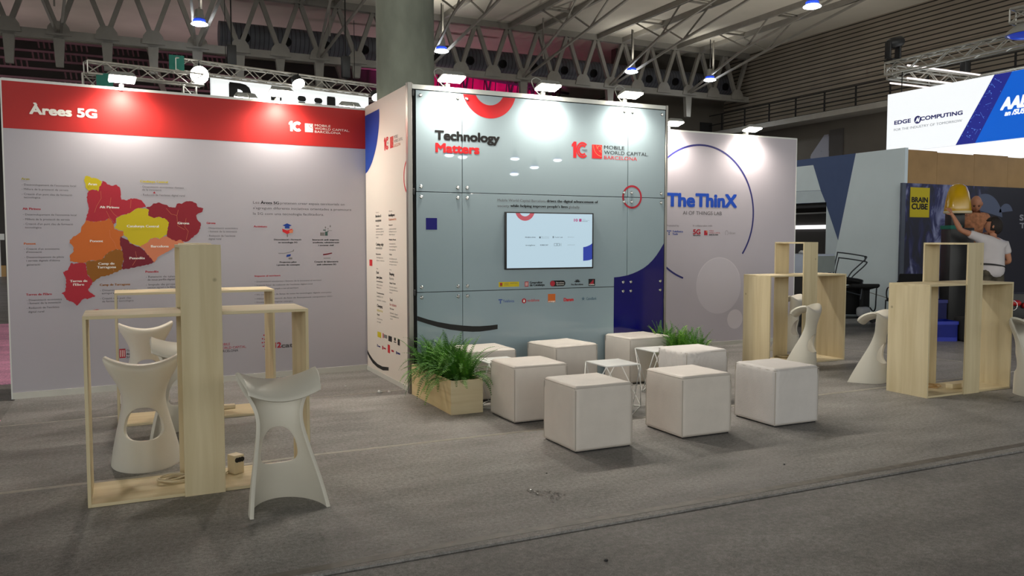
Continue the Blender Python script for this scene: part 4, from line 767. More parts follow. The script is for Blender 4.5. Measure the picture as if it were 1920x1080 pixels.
RC = dict(aran='yellow', alt='crimson', girona='darkred', central='yellow', barcelona='salmon', ponent='orange', penedes='maroon', camp='brown', ebre='crimson')
mp_ = None
for i, (k, pts) in enumerate(MAP_REGIONS.items()):
    bm = bmesh.new(); fill(bm, pts, .0012 + .0003 * i)
    o = link('map_region', bm, M['i_' + RC[k]], wl); o['label'] = RC[k] + ' map region'
bm = bmesh.new()
isl = [(1.206, 0), (1.23, 0)]
fill(bm, [(1.26, 1.965), (1.285, 1.962), (1.275, 1.985)], .002); fill(bm, [(.66, .795), (.70, .80), (.75, .815), (.73, .82), (.68, .812)], .002)
link('map_region', bm, M['i_crimson'], wl)
lettering('map_names', [r for r in TXT_LEFT if r[6] == 'white' and r[1] != 'Àrees 5G'], wl, .0052)
lettering('body_text', [r for r in TXT_LEFT if r[6] != 'white'], wl, .0022)
# thin white borders inside the map
bm = bmesh.new()
def pline(bm, pts, w, off, mi=0):
    for a, b in zip(pts, pts[1:]):
        d = Vector((b[0] - a[0], b[1] - a[1])); n = Vector((-d.y, d.x)).normalized() * w / 2
        fill(bm, [(a[0] + n.x, a[1] + n.y), (b[0] + n.x, b[1] + n.y), (b[0] - n.x, b[1] - n.y), (a[0] - n.x, a[1] - n.y)], off, mi)
for pts in MAP_BORDERS:
    pline(bm, pts, .0025, .0048)
link('map_borders', bm, M['i_salmon'], wl)
# pictograms
bm = bmesh.new()
fill(bm, [(2.55, 1.655), (2.60, 1.635), (2.65, 1.655), (2.60, 1.677)], .002, 0); rect(bm, 2.575, 2.625, 1.622, 1.642, .0023, 0)
fill(bm, [(2.545, 1.62), (2.60, 1.60), (2.655, 1.62), (2.65, 1.585), (2.60, 1.56), (2.55, 1.585)], .002, 1); fill(bm, [(2.62, 1.6), (2.665, 1.61), (2.66, 1.575), (2.625, 1.57)], .0023, 2); rect(bm, 2.595, 2.607, 1.53, 1.56, .002, 3)
for x, z, w, h, c in ((2.965, 1.545, .05, .035, 3), (3.02, 1.545, .03, .045, 4), (3.0, 1.60, .03, .012, 4), (3.02, 1.625, .012, .02, 3), (3.05, 1.615, .01, .012, 3), (3.075, 1.64, .012, .02, 3), (3.06, 1.60, .04, .004, 3), (3.05, 1.585, .008, .016, 4)): rect(bm, x, x + w, z, z + h, .002, c)
pline(bm, [(2.50, 1.352), (2.56, 1.35), (2.62, 1.362), (2.67, 1.378)], .006, .002, 3); pline(bm, [(2.655, 1.37), (2.668, 1.392)], .006, .002, 3)
fill(bm, [(2.585, 1.31), (2.63, 1.318), (2.635, 1.342), (2.59, 1.335)], .002, 0); rect(bm, 2.61, 2.65, 1.285, 1.305, .002, 3)
fill(bm, [(2.995, 1.325), (3.05, 1.332), (3.10, 1.345), (3.095, 1.355), (3.04, 1.345), (2.995, 1.34)], .002, 5); rect(bm, 3.0, 3.08, 1.29, 1.296, .002, 3)
link('pictograms', bm, [M['i_blue'], M['i_red'], M['i_salmon'], M['i_grey'], M['i_green'], M['i_maroon']], wl)
bm = bmesh.new(); rect(bm, .914, .97, .322, .414, .002, 0)
for k in range(3): rect(bm, .922 + .016 * k, .928 + .016 * k, .334, .402, .0025, 1)
for i in range(9):
    for j in range(3):
        a = R(120 + 22 * i); r = .045 + .022 * j; fill(bm, circ(2.40 + r * cos(a), .40 + r * sin(a) * 1.25, .005 + .0015 * j, n=8)[:-1], .002, 0)
link('partner_emblems', bm, [M['i_crimson'], M['i_white']], wl)

# ---- glass wall with the screen
wt = thing('glass_wall', 'tall pale glass panel wall with red ring, slogan and dark blue corner', 'exhibition wall', (2.52, 7.52, 0))
WX = [.048, .529, 2.474, 2.966]; WZ = [.02, .987, 1.963, 2.935]
for i in range(3):
    for j in range(3):
        gp = bbox('glass_panel', WX[i] + .003, WX[i + 1] - .003, 0, .012, WZ[j] + .003, WZ[j + 1] - .003, M['glass'], wt, .0015, 1)
        for bx in (WX[i] + .05, WX[i + 1] - .05):
            for bz in (WZ[j] + .05, WZ[j + 1] - .05):
                if j == 0 and bz < .3: continue
                bm = bmesh.new(); lathe(bm, [(.017, 0), (.017, .006), (.011, .011)], 16, Matrix.Translation((bx, 0, bz)) @ Matrix.Rotation(R(90), 4, 'X')); link('bolt', bm, M['chrome'], gp, True, 40)
bbox('backing', .03, 2.975, .02, .05, 0, 2.94, M['dark'], wt)
bbox('frame_post', -.035, .010, -.012, .05, 0, 3.0, M['alu'], wt, .002, 1)
bbox('frame_post', 2.97, 3.0, -.005, .05, 0, 2.99, M['alu'], wt, .002, 1)
bbox('top_rail', .012, 2.968, -.004, .05, 2.94, 2.985, M['panel_edge'], wt, .002, 1)
for z in (.985, 1.962, 2.90): bbox('hinge', .010, .03, -.02, .02, z - .03, z + .03, M['black'], wt, .004, 1)
# red ring cut by the top edge
bm = bmesh.new()
cx, cz, r0, r1 = .823, 3.005, .165, .295; zt = 2.93
a_out = math.degrees(math.asin((zt - cz) / r1)); a_in = math.degrees(math.asin((zt - cz) / r0))
po = circ(cx, cz, r1, 180 - a_out, 360 + a_out, 48); pi_ = circ(cx, cz, r0, 360 + a_in, 180 - a_in, 36)
for k in range(48):
    t = k / 48; u = (k + 1) / 48
    q = lambda s, r, a: (cx + r * cos(R((180 - a) + (180 + 2 * a) * s)), cz + r * sin(R((180 - a) + (180 + 2 * a) * s)))
    fill(bm, [q(t, r1, a_out), q(u, r1, a_out), q(u, r0, a_in), q(t, r0, a_in)], .0012)
link('red_ring', bm, M['i_red'], wt)
bm = bmesh.new(); arcband(bm, 2.531, 1.967, .107, .128, 0, 360, .0013); link('ring_outline', bm, M['i_crimson'], wt)
bm = bmesh.new(); fill(bm, [(2.305, .03), (2.305, 1.089), (2.38, 1.094), (2.474, 1.108), (2.55, 1.128), (2.618, 1.152), (2.69, 1.184), (2.751, 1.222), (2.81, 1.27), (2.86, 1.322), (2.91, 1.385), (2.962, 1.46), (2.962, .03)], .0012); link('blue_corner', bm, mat('deep_blue_film', srgb(16, 10, 96), .08, spec=.5), wt)
bm = bmesh.new(); up = [(.05, .758), (.16, .72), (.265, .69), (.40, .662), (.53, .643), (.63, .632), (.715, .628), (.82, .63), (.911, .636)]; lo_ = [(.91, .59), (.82, .58), (.715, .573), (.63, .575), (.53, .585), (.40, .606), (.265, .64), (.16, .674), (.05, .713)]
for k in range(8): fill(bm, [up[k], up[k + 1], lo_[7 - k], lo_[8 - k]], .0012)
link('black_arc', bm, M['i_black'], wt)
bm = bmesh.new(); rect(bm, .146, .261, 1.597, 1.711, .0012); link('blue_square', bm, M['i_deepblue'], wt)
lettering('slogan', [r for r in TXT_TV if r[1] in ('Technology', 'Matters')], wt, .0016)
lettering('body_text', [r for r in TXT_TV if r[1] not in ('Technology', 'Matters') and r[6] != 'white'], wt, .0016)
capital_logo('capital_logo', wt, 1.769, 2.362, .17, .0016, ['red', 'salmon', 'black', 'red', 'black'], .97, .90)
bm = bmesh.new()
rect(bm, .923, 1.153, 1.018, 1.069, .0012, 0); rect(bm, .935, .965, 1.026, 1.06, .0014, 1); fill(bm, circ(.95, 1.05, .012, n=12)[:-1], .0016, 2)
rect(bm, 1.218, 1.262, 1.015, 1.067, .0012, 2)
for k in range(3): rect(bm, 1.226 + .012 * k, 1.2305 + .012 * k, 1.023, 1.06, .0014, 3)
fill(bm, circ(1.545, 1.040, .031, 90, 270, 20) + circ(1.668, 1.040, .031, -90, 90, 20), .0012, 4); fill(bm, circ(1.545, 1.040, .029, n=24)[:-1], .0014, 2)
for a in (20, 55, 90, 125, 160): fill(bm, [(1.845 + .008 * cos(R(a - 40)), 1.046 + .006 * sin(R(a - 40))), (1.845 + .036 * cos(R(a - 9)), 1.046 + .032 * sin(R(a - 9))), (1.845 + .036 * cos(R(a + 9)), 1.046 + .032 * sin(R(a + 9))), (1.845 + .008 * cos(R(a + 40)), 1.046 + .006 * sin(R(a + 40)))], .0012, 4)
rect(bm, 1.983, 2.065, 1.003, 1.079, .0012, 4)
for k, h in enumerate((.012, .022, .034, .046)): rect(bm, 2.0 + .012 * k, 2.01 + .012 * k, 1.024, 1.024 + h, .0014, 2)
for u, v in ((0, 0), (1, 0), (2, 0), (1, -1), (1, -2)): fill(bm, circ(.928 + .0145 * u, .888 + .016 * v, .0068, n=12)[:-1], .0012, 5)
fill(bm, circ(1.211, .868, .026, n=28)[:-1], .0012, 2); fill(bm, [(1.2, .862), (1.211, .852), (1.222, .862), (1.219, .874), (1.208, .884), (1.205, .874)], .0014, 3)
rect(bm, 1.49, 1.579, .843, .931, .0012, 6)
for a in (90, 162, 234, 306, 18): fill(bm, [(1.918 + .006 * cos(R(a - 50)), .868 + .006 * sin(R(a - 50))), (1.918 + .024 * cos(R(a)), .868 + .024 * sin(R(a))), (1.918 + .006 * cos(R(a + 50)), .868 + .006 * sin(R(a + 50)))], .0012, 7)
link('partner_emblems', bm, [M['i_yellow'], M['i_brown'], M['i_crimson'], M['i_white'], M['i_black'], M['i_blue'], M['i_orange'], M['i_teal']], wt)
lettering('emblem_text', [r for r in TXT_TV if r[6] == 'white'], wt, .0018)
# ---- television
tv = thing('television', 'wall-mounted flat screen showing a pale slide on the glass wall', 'television', (2.52, 7.52, 0))
bbox('bezel', .984, 2.025, -.03, -.002, 1.194, 1.782, M['black'], tv, .004, 2)
bm = bmesh.new(); rect(bm, 1.0, 2.008, 1.209, 1.770, .0312); SCR = link('screen', bm, mat('screen_light', (.1, .1, .1), .25, emit=.74, ecol=srgb(196, 226, 242)), tv)
def glow(nm, r, g, b, e=.62): return mat(nm, (.02, .02, .02), .4, emit=e, ecol=srgb(r, g, b))
bm = bmesh.new(); cx, cz, r0, r1, zt = 1.206, 1.806, .068, .113, 1.770
ao = math.degrees(math.asin((zt - cz) / r1)); ai = math.degrees(math.asin((zt - cz) / r0))
for k in range(32):
    q = lambda s, r, a: (cx + r * cos(R((180 - a) + (180 + 2 * a) * s)), cz + r * sin(R((180 - a) + (180 + 2 * a) * s)))
    fill(bm, [q(k / 32, r1, ao), q((k + 1) / 32, r1, ao), q((k + 1) / 32, r0, ai), q(k / 32, r0, ai)], .0316, 0)
fill(bm, [(1.897, 1.275), (1.897, 1.421), (1.925, 1.424), (1.949, 1.431), (1.983, 1.444), (2.008, 1.461), (2.008, 1.292), (1.975, 1.282), (1.95, 1.278)], .0316, 1)
for (x0, x1, z0, z1) in ((1.37, 1.388, 1.514, 1.532), (1.529, 1.54, 1.516, 1.536), (1.711, 1.716, 1.524, 1.530)): rect(bm, x0, x1, z0, z1, .0316, 2)
for (x0, x1, z0, z1) in ((1.546, 1.578, 1.436, 1.460), (1.582, 1.608, 1.436, 1.460)): pline(bm, [(x0, z0), (x1, z0), (x1, z1), (x0, z1), (x0, z0)], .003, .0316, 2)
rect(bm, 1.613, 1.616, 1.436, 1.46, .0316, 2); rect(bm, 1.627, 1.630, 1.432, 1.462, .0316, 2)
for t, x, z, w, c, k in (('thinqbarcelona', 1.206, 1.520, .122, .011, 2), ('Barcelona', 1.395, 1.526, .09, .007, 3), ('Supercomputing', 1.395, 1.514, .09, .006, 3), ('Tech Lab', 1.548, 1.520, .10, .010, 2), ('sateliot', 1.720, 1.523, .066, .008, 3), ('insights', 1.214, 1.437, .108, .012, 2), ('EURECAT', 1.383, 1.438, .093, .012, 2), ('connect', 1.707, 1.441, .088, .010, 3), ('10', 1.784, 1.690, .043, .030, 4), ('MOBILE', 1.884, 1.711, .038, .006, 3), ('WORLD CAPITAL.', 1.884, 1.701, .09, .006, 3), ('BARCELONA', 1.884, 1.691, .066, .006, 2)): put_text(bm, t, x, z, w, c, .0316, k, 1 if k in (2, 4) else 0, res=2)
rect(bm, 1.845, 1.875, 1.690, 1.720, .0316, 4)
link('slide_content', bm, [glow('slide_red', 226, 92, 108), glow('slide_blue', 16, 58, 186), glow('slide_ink', 92, 108, 120), glow('slide_pale_ink', 140, 160, 172), glow('slide_magenta', 206, 60, 140)], SCR)

# ---- side wall of the glass box, facing left
ws = thing('exhibition_wall', 'narrow white side wall with a blue arc and two text columns', 'exhibition wall', (2.52, 9.14, 0), R(-90))
bbox('panel', .0, 1.575, 0, .04, .05, 3.0, M['panel_warm'], ws)
bbox('skirting', .0, 1.575, -.008, .04, 0, .05, M['skirt'], ws)
bm = bmesh.new(); cur = [(.565, 2.90), (.57, 2.82), (.552, 2.723), (.511, 2.623), (.459, 2.533), (.359, 2.425), (.238, 2.338), (.10, 2.274), (.0, 2.25)]
fill(bm, [(.0, 2.90)] + [(p.x, p.y) for p in smooth_path([(a, b, 0) for a, b in cur], 4)], .0012); link('blue_shape', bm, M['i_blue'], ws)
bm = bmesh.new(); arcband(bm, 1.575, 2.115, .167, .19, 92, 268, .0012); link('ring_outline', bm, M['i_red'], ws)
bm = bmesh.new(); up = [(.0, .23), (.082, .193), (.221, .152), (.41, .124), (.592, .121), (.827, .146)]; lo_ = [(.826, .11), (.621, .082), (.408, .084), (.219, .107), (.081, .150), (.0, .187)]
for k in range(5): fill(bm, [up[k], up[k + 1], lo_[4 - k], lo_[5 - k]], .0012)
link('black_arc', bm, M['i_black'], ws)
bm = bmesh.new(); rect(bm, .12, .24, 1.205, 1.276, .0012); link('red_square', bm, M['i_red'], ws)
capital_logo('capital_logo', ws, .73, 2.437, .135, .0012, ['red', 'salmon', 'ink', 'salmon', 'black'], .64, 1.0)
lettering('body_text', TXT_SIDE, ws, .0012)
bm = bmesh.new()
for (x0, x1, z0, z1, c) in ((.417, .559, .428, .488, 0), (.617, .65, .437, .49, 1), (.66, .783, .445, .482, 2), (.826, .952, .428, .485, 3), (1.03, 1.085, .455, .487, 3), (1.016, 1.099, .436, .446, 3), (1.15, 1.221, .422, .485, 3), (.40, .425, .315, .345, 4), (.44, .524, .32, .334, 4), (.595, .635, .31, .35, 1), (.645, .732, .322, .338, 1), (.80, .882, .30, .388, 5), (.93, 1.014, .328, .348, 1), (1.094, 1.125, .322, .352, 4), (1.135, 1.228, .328, .346, 4)): rect(bm, x0, x1, z0, z1, .0012, c)
link('partner_emblems', bm, [M['i_yellow'], M['i_crimson'], M['i_grey'], M['i_black'], M['i_navy'], M['i_red']], ws)

# ---- right wall
wx = thing('exhibition_wall', 'white wall at right with blue circle line and bold blue name', 'exhibition wall', (5.0, 9.14, 0))
bbox('panel', .45, 4.035, 0, .04, .05, 2.975, M['panel_lilac_lit'], wx)
bbox('top_rail', .45, 4.04, -.001, .045, 2.975, 2.995, M['panel_edge'], wx); bbox('edge_profile', 4.03, 4.042, -.003, .045, 0, 2.99, M['panel_edge'], wx)
bbox('skirting', .45, 4.035, -.01, .04, 0, .05, M['skirt'], wx)
bm = bmesh.new(); arcband(bm, 2.285, 1.866, .93, .956, -37, 222, .0012, n=90); arcband(bm, 2.285, 1.866, .93, .956, 225.5, 252, .0012, n=12); link('circle_line', bm, M['i_navy'], wx)
lettering('headline', [r for r in TXT_X if r[6] == 'thinx'], wx, .0014); lettering('body_text', [r for r in TXT_X if r[6] != 'thinx'], wx, .0014)
bm = bmesh.new()
for u, v in ((0, 0), (1, 0), (2, 0), (1, -1), (1, -2)): fill(bm, circ(1.722 + .026 * u, 1.619 + .024 * v, .010, n=12)[:-1], .0014, 0)
rect(bm, 2.345, 2.405, 1.562, 1.627, .0014, 1); rect(bm, 2.38, 2.405, 1.60, 1.627, .0016, 2)
arcband(bm, 2.745, 1.595, .030, .035, -60, 240, .0014, 3, n=20, rx=.8)
link('partner_emblems', bm, [M['i_blue'], M['i_crimson'], M['i_salmon'], M['i_grey']], wx)
bub = mat('pale_print_bubble', srgb(206, 199, 207), .5); bub2 = mat('pale_print_bubble_rim', srgb(220, 212, 218), .5)
bm = bmesh.new(); fill(bm, circ(2.62, .85, .40, n=48)[:-1], .0008, 0); arcband(bm, 2.62, .85, .39, .40, 20, 160, .001, 1); fill(bm, circ(2.92, .36, .14, n=32)[:-1], .001, 1); link('print_bubbles', bm, [bub, bub2], wx)

# ------------------------------------------------------------------ flood lamps on short arms over the walls
def flood(base, rz, label, group, arm=.085, power=None, zup=.08, coil=True):
    """arm lamp clipped to a wall top; local -y points into the stand, the head looks down and back at the wall"""
    t = thing('arm_floodlight', label, 'lamp', base, rz, group)
    bm = bmesh.new(); box(bm, -.02, .02, -.012, .06, -.03, .03); link('clamp', bm, M['lamp_body'], t)
    bm = bmesh.new(); tube(bm, smooth_path([(0, .02, .0), (0, .01, .05), (0, -.05, zup), (0, -arm * .8, zup + .02), (0, -arm, zup)], 4), .009, 6); link('arm', bm, M['lamp_body'], t, True)
    mt = Matrix.Translation((0, -arm - .03, zup - .015)) @ Matrix.Rotation(R(-12), 4, 'X')
    bm = bmesh.new(); vs_ = box(bm, -.125, .125, -.085, .085, 0, .05, 0)
    for v in vs_:
        if v.co.z > .02: v.co.x *= .75; v.co.y *= .7
    bevel(bm, .008, 2)
    for v in bm.verts: v.co = mt @ v.co
    hs = link('housing', bm, M['lamp_body'], t, True, 40)
    bm = bmesh.new(); box(bm, -.115, .115, -.076, .076, -.016, -.001); bevel(bm, .006, 2)
    for v in bm.verts: v.co = mt @ v.co
    link('lens', bm, M['lens_warm'], hs, True, 40)
    if coil:
        bm = bmesh.new(); tube(bm, smooth_path([(-.02, .02, .0), (-.10, -.02, .05), (-.16, -.06, .12), (-.12, -.08, .155), (-.06, -.1, .12), (-.03, -arm, .09)], 5), .006, 6); link('cable', bm, M['lamp_body'], t, True)
    ld = bpy.data.lights.new('flood_light', 'SPOT'); ld.energy = power or FLOOD_W; ld.color = FLOOD_COL; ld.spot_size = R(168); ld.spot_blend = .9; ld.shadow_soft_size = .06
    lo = bpy.data.objects.new('flood_light', ld); COL.objects.link(lo); lo.parent = t
    lo.location = mt @ Vector((0, 0, -.06)); lo.rotation_euler = (R(-15), 0, 0)
    return t
def onL(s, y): c, n = cos(AL), sin(AL); return (-.968 + s * c - y * n, 8.868 + s * n + y * c, 2.99)
flood(onL(1.00, 0), AL, 'left flood lamp shining down the red header near the map', 'arm flood lamps on the wall tops', coil=False)
flood(onL(2.52, 0), AL, 'right flood lamp on the map wall above the header logo', 'arm flood lamps on the wall tops', coil=False)
flood((2.90, 7.53, 2.985), 0, 'flood lamp left of the red ring on the glass wall', 'arm flood lamps on the wall tops')
flood((3.95, 7.53, 2.985), 0, 'middle flood lamp on the glass wall', 'arm flood lamps on the wall tops')
flood((4.95, 7.53, 2.985), 0, 'right flood lamp above the logo on the glass wall', 'arm flood lamps on the wall tops')
flood((6.72, 9.14, 2.995), 0, 'flood lamp half hidden behind the right edge of the glass wall', 'arm flood lamps on the wall tops', coil=False)
flood((8.08, 9.14, 2.995), 0, 'flood lamp over the right half of the blue circle wall', 'arm flood lamps on the wall tops', coil=False)
# the neighbour stand behind: pale wall top and its two lamps
nb = thing('exhibition_wall', 'pale neighbouring wall whose top edge shows behind the map wall', 'exhibition wall', (.0, 9.75, 0), AL)
bbox('panel', 0, 3.0, 0, .04, 0, 3.06, M['panel_edge'], nb); bbox('top_rail', -.002, 3.0, -.002, .045, 3.06, 3.085, M['panel_edge'], nb)
flood((1.36, 9.87, 3.08), AL + pi, 'flood lamp seen from behind over the map wall, left of the glowing header lamp', 'arm flood lamps on the neighbouring wall', coil=False, arm=.15, zup=.1)
flood((2.62, 9.97, 3.08), AL + pi, 'flood lamp seen from behind beside the concrete column', 'arm flood lamps on the neighbouring wall', coil=False, arm=.15, zup=.1)
# ================================================================== FURNITURE
# ---- plywood tables: a wide low frame crossed by a tall narrow one
KW, KD, KH, KT = 1.235, .455, 1.076, .018
TX0, TX1, TH = .505, .730, 1.470
def make_table(label):
    t = thing('plywood_table', label, 'table', (0, 0, 0), 0, 'crossed plywood frame tables')
    bbox('table_top', 0, KW, 0, KD, KH - KT, KH, M['wood_x'], t, .001, 1)
    bbox('side_panel', 0, KT, 0, KD, 0, KH - KT, M['wood'], t, .001, 1)
    bbox('side_panel', KW - KT, KW, 0, KD, 0, KH - KT, M['wood'], t, .001, 1)
    bbox('base_board', KT, KW - KT, 0, KD, 0, KT, M['wood_x'], t, .001, 1)
    bbox('tower_panel', TX0, TX1, -KT, -.0005, 0, TH, M['wood'], t, .001, 1)
    bbox('tower_panel', TX0, TX1, KD + .0005, KD + KT, 0, TH, M['wood'], t, .001, 1)
    bbox('tower_top', TX0, TX1, -.0005, KD + .0005, TH - KT, TH, M['wood_x'], t, .001, 1)
    return t
def dup(root, loc, rz, label):
    r = root.copy(); COL.objects.link(r); r.location = loc; r.rotation_euler = (0, 0, rz); r['label'] = label
    for ch in list(root.children):
        c = ch.copy(); COL.objects.link(c); c.parent = r
        for g in list(ch.children):
            d = g.copy(); COL.objects.link(d); d.parent = c
    return r
k1 = make_table('plywood frame table nearest the viewer at left, two stools beside it'); k1.location = (-.212, 5.055, 0)
k2 = dup(k1, (-.070, 7.165, 0), 0, 'plywood frame table at left standing close to the map wall')
k3 = dup(k1, (6.828, 5.188, 0), 0, 'plywood frame table at the right edge, in front of the blue crates')
k4 = dup(k1, (6.865, 7.318, 0), 0, 'plywood frame table at right between the blue circle wall and the upturned chairs')
# sockets and cable coils on the base boards
def coil(name, x, y, z, r, label, n=4, m=None, seed=1, sq=.7):
    random.seed(seed); bm = bmesh.new(); pts = []
    for i in range(n * 14):
        a = 2 * pi * i / 14; k = r * (1 + .22 * sin(a * .37 + seed) + .06 * random.random())
        pts.append((k * cos(a) + .02 * sin(a * .21), k * sq * sin(a), .006 + .007 * (i // 14) + .004 * sin(a * 1.5 + seed)))
    tube(bm, smooth_path(pts, 2), .0045, 6); o = link(name, bm, m or M['cream'], None, True); o.location = (x, y, z)
    tag(o, label, 'cable', 'coiled cables on the table bases'); return o
def socket(x, y, z, rz, label, s=1.0, stand=True):
    t = thing('power_strip', label, 'power strip', (x, y, z), rz, 'power strips on the table bases')
    L_ = .12 * s
    pb_ = bbox('body', -.035, .035, -.04, .04, 0, L_, M['cream'], t, .006, 2)
    for i in range(3):
        bm = bmesh.new(); lathe(bm, [(.016, 0), (.016, .004), (.012, .004), (.011, .001)], 14, Matrix.Translation((-.018 + .018 * i, -.04, .09)) @ Matrix.Rotation(R(90), 4, 'X')); link('outlet', bm, M['black'], pb_)
    bm = bmesh.new(); tube(bm, smooth_path([(.0, 0.03, .02), (-.06, .02, .01), (-.12, -.02, .006), (-.16, .03, .006)], 5), .005, 6); link('lead', bm, M['cream'], t, True)
    return t
coil('cable_coil', .262, 5.34, .018, .085, 'cream cable coil on the base board left of the nearest tower panel', seed=2)
socket(.615, 5.37, .018, .5, 'cream power strip standing on the nearest table base')
o = bbox('power_strip', -.06, .06, -.03, .03, 0, .035, M['cream'], None, .006, 2); o.location = (.80, 7.47, .018); tag(o, 'flat cream power strip on the base of the table by the map wall', 'power strip', 'power strips on the table bases')
coil('cable_coil', .98, 5.40, .018, .05, 'small cable loop on the right end of the nearest table base', n=2, seed=6)
coil('cable_coil', 7.28, 5.50, .018, .09, 'brown cable coil on the base of the right edge table', m=M['board'], seed=3)
o = bbox('power_strip', -.07, .07, -.04, .04, 0, .05, M['cream'], None, .008, 2); o.location = (7.47, 5.38, .018); tag(o, 'cream power strip at the right edge table base', 'power strip', 'power strips on the table bases')
coil('cable_coil', 7.50, 7.70, .018, .09, 'pale cable coil on the base of the far right table', seed=5)

# ---- moulded saddle stools
def stool_mesh():
    # rows: z_mid, z_edge, half width, v_mid, v_edge
    K = [(0.00, 0.00, .210, -.120, .195), (.10, .10, .194, -.118, .150), (.20, .20, .174, -.114, .102), (.30, .30, .151, -.110, .052), (.40, .40, .130, -.108, .004), (.47, .475, .122, -.108, -.024),
         (.535, .54, .132, -.115, -.044), (.59, .605, .160, -.127, -.058), (.638, .665, .192, -.138, -.070), (.672, .715, .212, -.140, -.082), (.691, .742, .219, -.117, -.084), (.690, .750, .220, -.070, -.054), (.678, .738, .216, -.008, .000), (.655, .712, .208, .055, .056), (.625, .678, .200, .100, .096), (.604, .652, .193, .112, .106)]
    n = len(K)
    def row(t):
        f = t * (n - 1); i = min(int(f), n - 2); u = f - i; g = lambda k: K[min(max(k, 0), n - 1)]
        a, b, c, d = g(i - 1), g(i), g(i + 1), g(i + 2)
        return [0.5 * ((2 * q) + (r - p) * u + (2 * p - 5 * q + 4 * r - s) * u * u + (3 * q - p - 3 * r + s) * u ** 3) for p, q, r, s in zip(a, b, c, d)]
    def pt(s, t):   # s in -1..1 across
        zm, ze, a, vm, ve = row(t); th = s * pi / 2; w = sin(th) ** 2
        return Vector((a * sin(th), ve - (ve - vm) * cos(th), zm + (ze - zm) * w))
    NS, NT = 44, 84
    # opening in the lower body, superellipse in (s,t)
    t0, ts, ss = .206, .080, .52
    def inside(s, t):
        dt = (t - t0) / (ts if t > t0 else ts * .85); w = ss * (1.0 if t < t0 else (1 - .25 * dt * dt)); return abs(s / w) ** 2.6 + abs(dt) ** 2.6
    bm = bmesh.new(); g = {}
    for i in range(NS + 1):
        for j in range(NT + 1):
            s, t = -1 + 2 * i / NS, j / NT
            g[i, j] = (bm.verts.new(pt(s, t)), s, t)
    kill = set()
    for i in range(NS):
        for j in range(NT):
            q = [g[i, j], g[i + 1, j], g[i + 1, j + 1], g[i, j + 1]]
            if sum(inside(s, t) < 1 for _, s, t in q) >= 2: kill.add((i, j)); continue
            bm.faces.new([v for v, _, _ in q])
    # snap the rim of the opening onto the curve
    for (i, j), (v, s, t) in g.items():
        around = [(a, b) for a in (i - 1, i) for b in (j - 1, j)]
        k = sum(c in kill for c in around)
        if 0 < k < 4:
            f = inside(s, t)
            for _ in range(30):
                e = 1 + (1 - f) * .12; s *= e; t = t0 + (t - t0) * e; f = inside(s, t)
            v.co = pt(max(-1, min(1, s)), t)
    for v in [v for v in bm.verts if not v.link_faces]: bm.verts.remove(v)
    bmesh.ops.recalc_face_normals(bm, faces=bm.faces[:])
    return bm
bm = stool_mesh()
st0 = link('moulded_stool', bm, M['stool'], None, True)
sd = st0.modifiers.new('thickness', 'SOLIDIFY'); sd.thickness = .020; sd.offset = 0.0; sd.use_even_offset = False
ss_ = st0.modifiers.new('round', 'BEVEL'); ss_.width = .006; ss_.segments = 2; ss_.limit_method = 'ANGLE'; ss_.angle_limit = R(50)
def stool(x, y, rz, label, first=[True]):
    if first[0]: o = st0; first[0] = False
    else: o = st0.copy(); COL.objects.link(o)
    o.location = (x, y, .0); o.rotation_euler = (0, 0, rz); tag(o, label, 'stool', 'white moulded saddle stools'); return o
stool(.100, 5.80, R(-4), 'white moulded saddle stool seen from its curved back behind the nearest plywood table')
stool(.785, 4.68, R(184), 'white moulded saddle stool nearest the viewer, open side with floor arch facing out')
stool(.165, 8.10, R(4), 'white moulded saddle stool close to the map wall, furthest back at left')
stool(.385, 6.68, R(172), 'white moulded saddle stool half hidden behind the nearest tower panel')
stool(7.09, 6.98, R(26), 'white moulded saddle stool in front of the far right plywood table')
stool(7.13, 6.06, R(24), 'white moulded saddle stool left of the right edge plywood table')
stool(8.14, 8.30, R(26), 'white moulded saddle stool mostly hidden behind the far right plywood table')
stool(7.93, 4.92, R(190), 'white moulded saddle stool cut off by the right edge of the view')

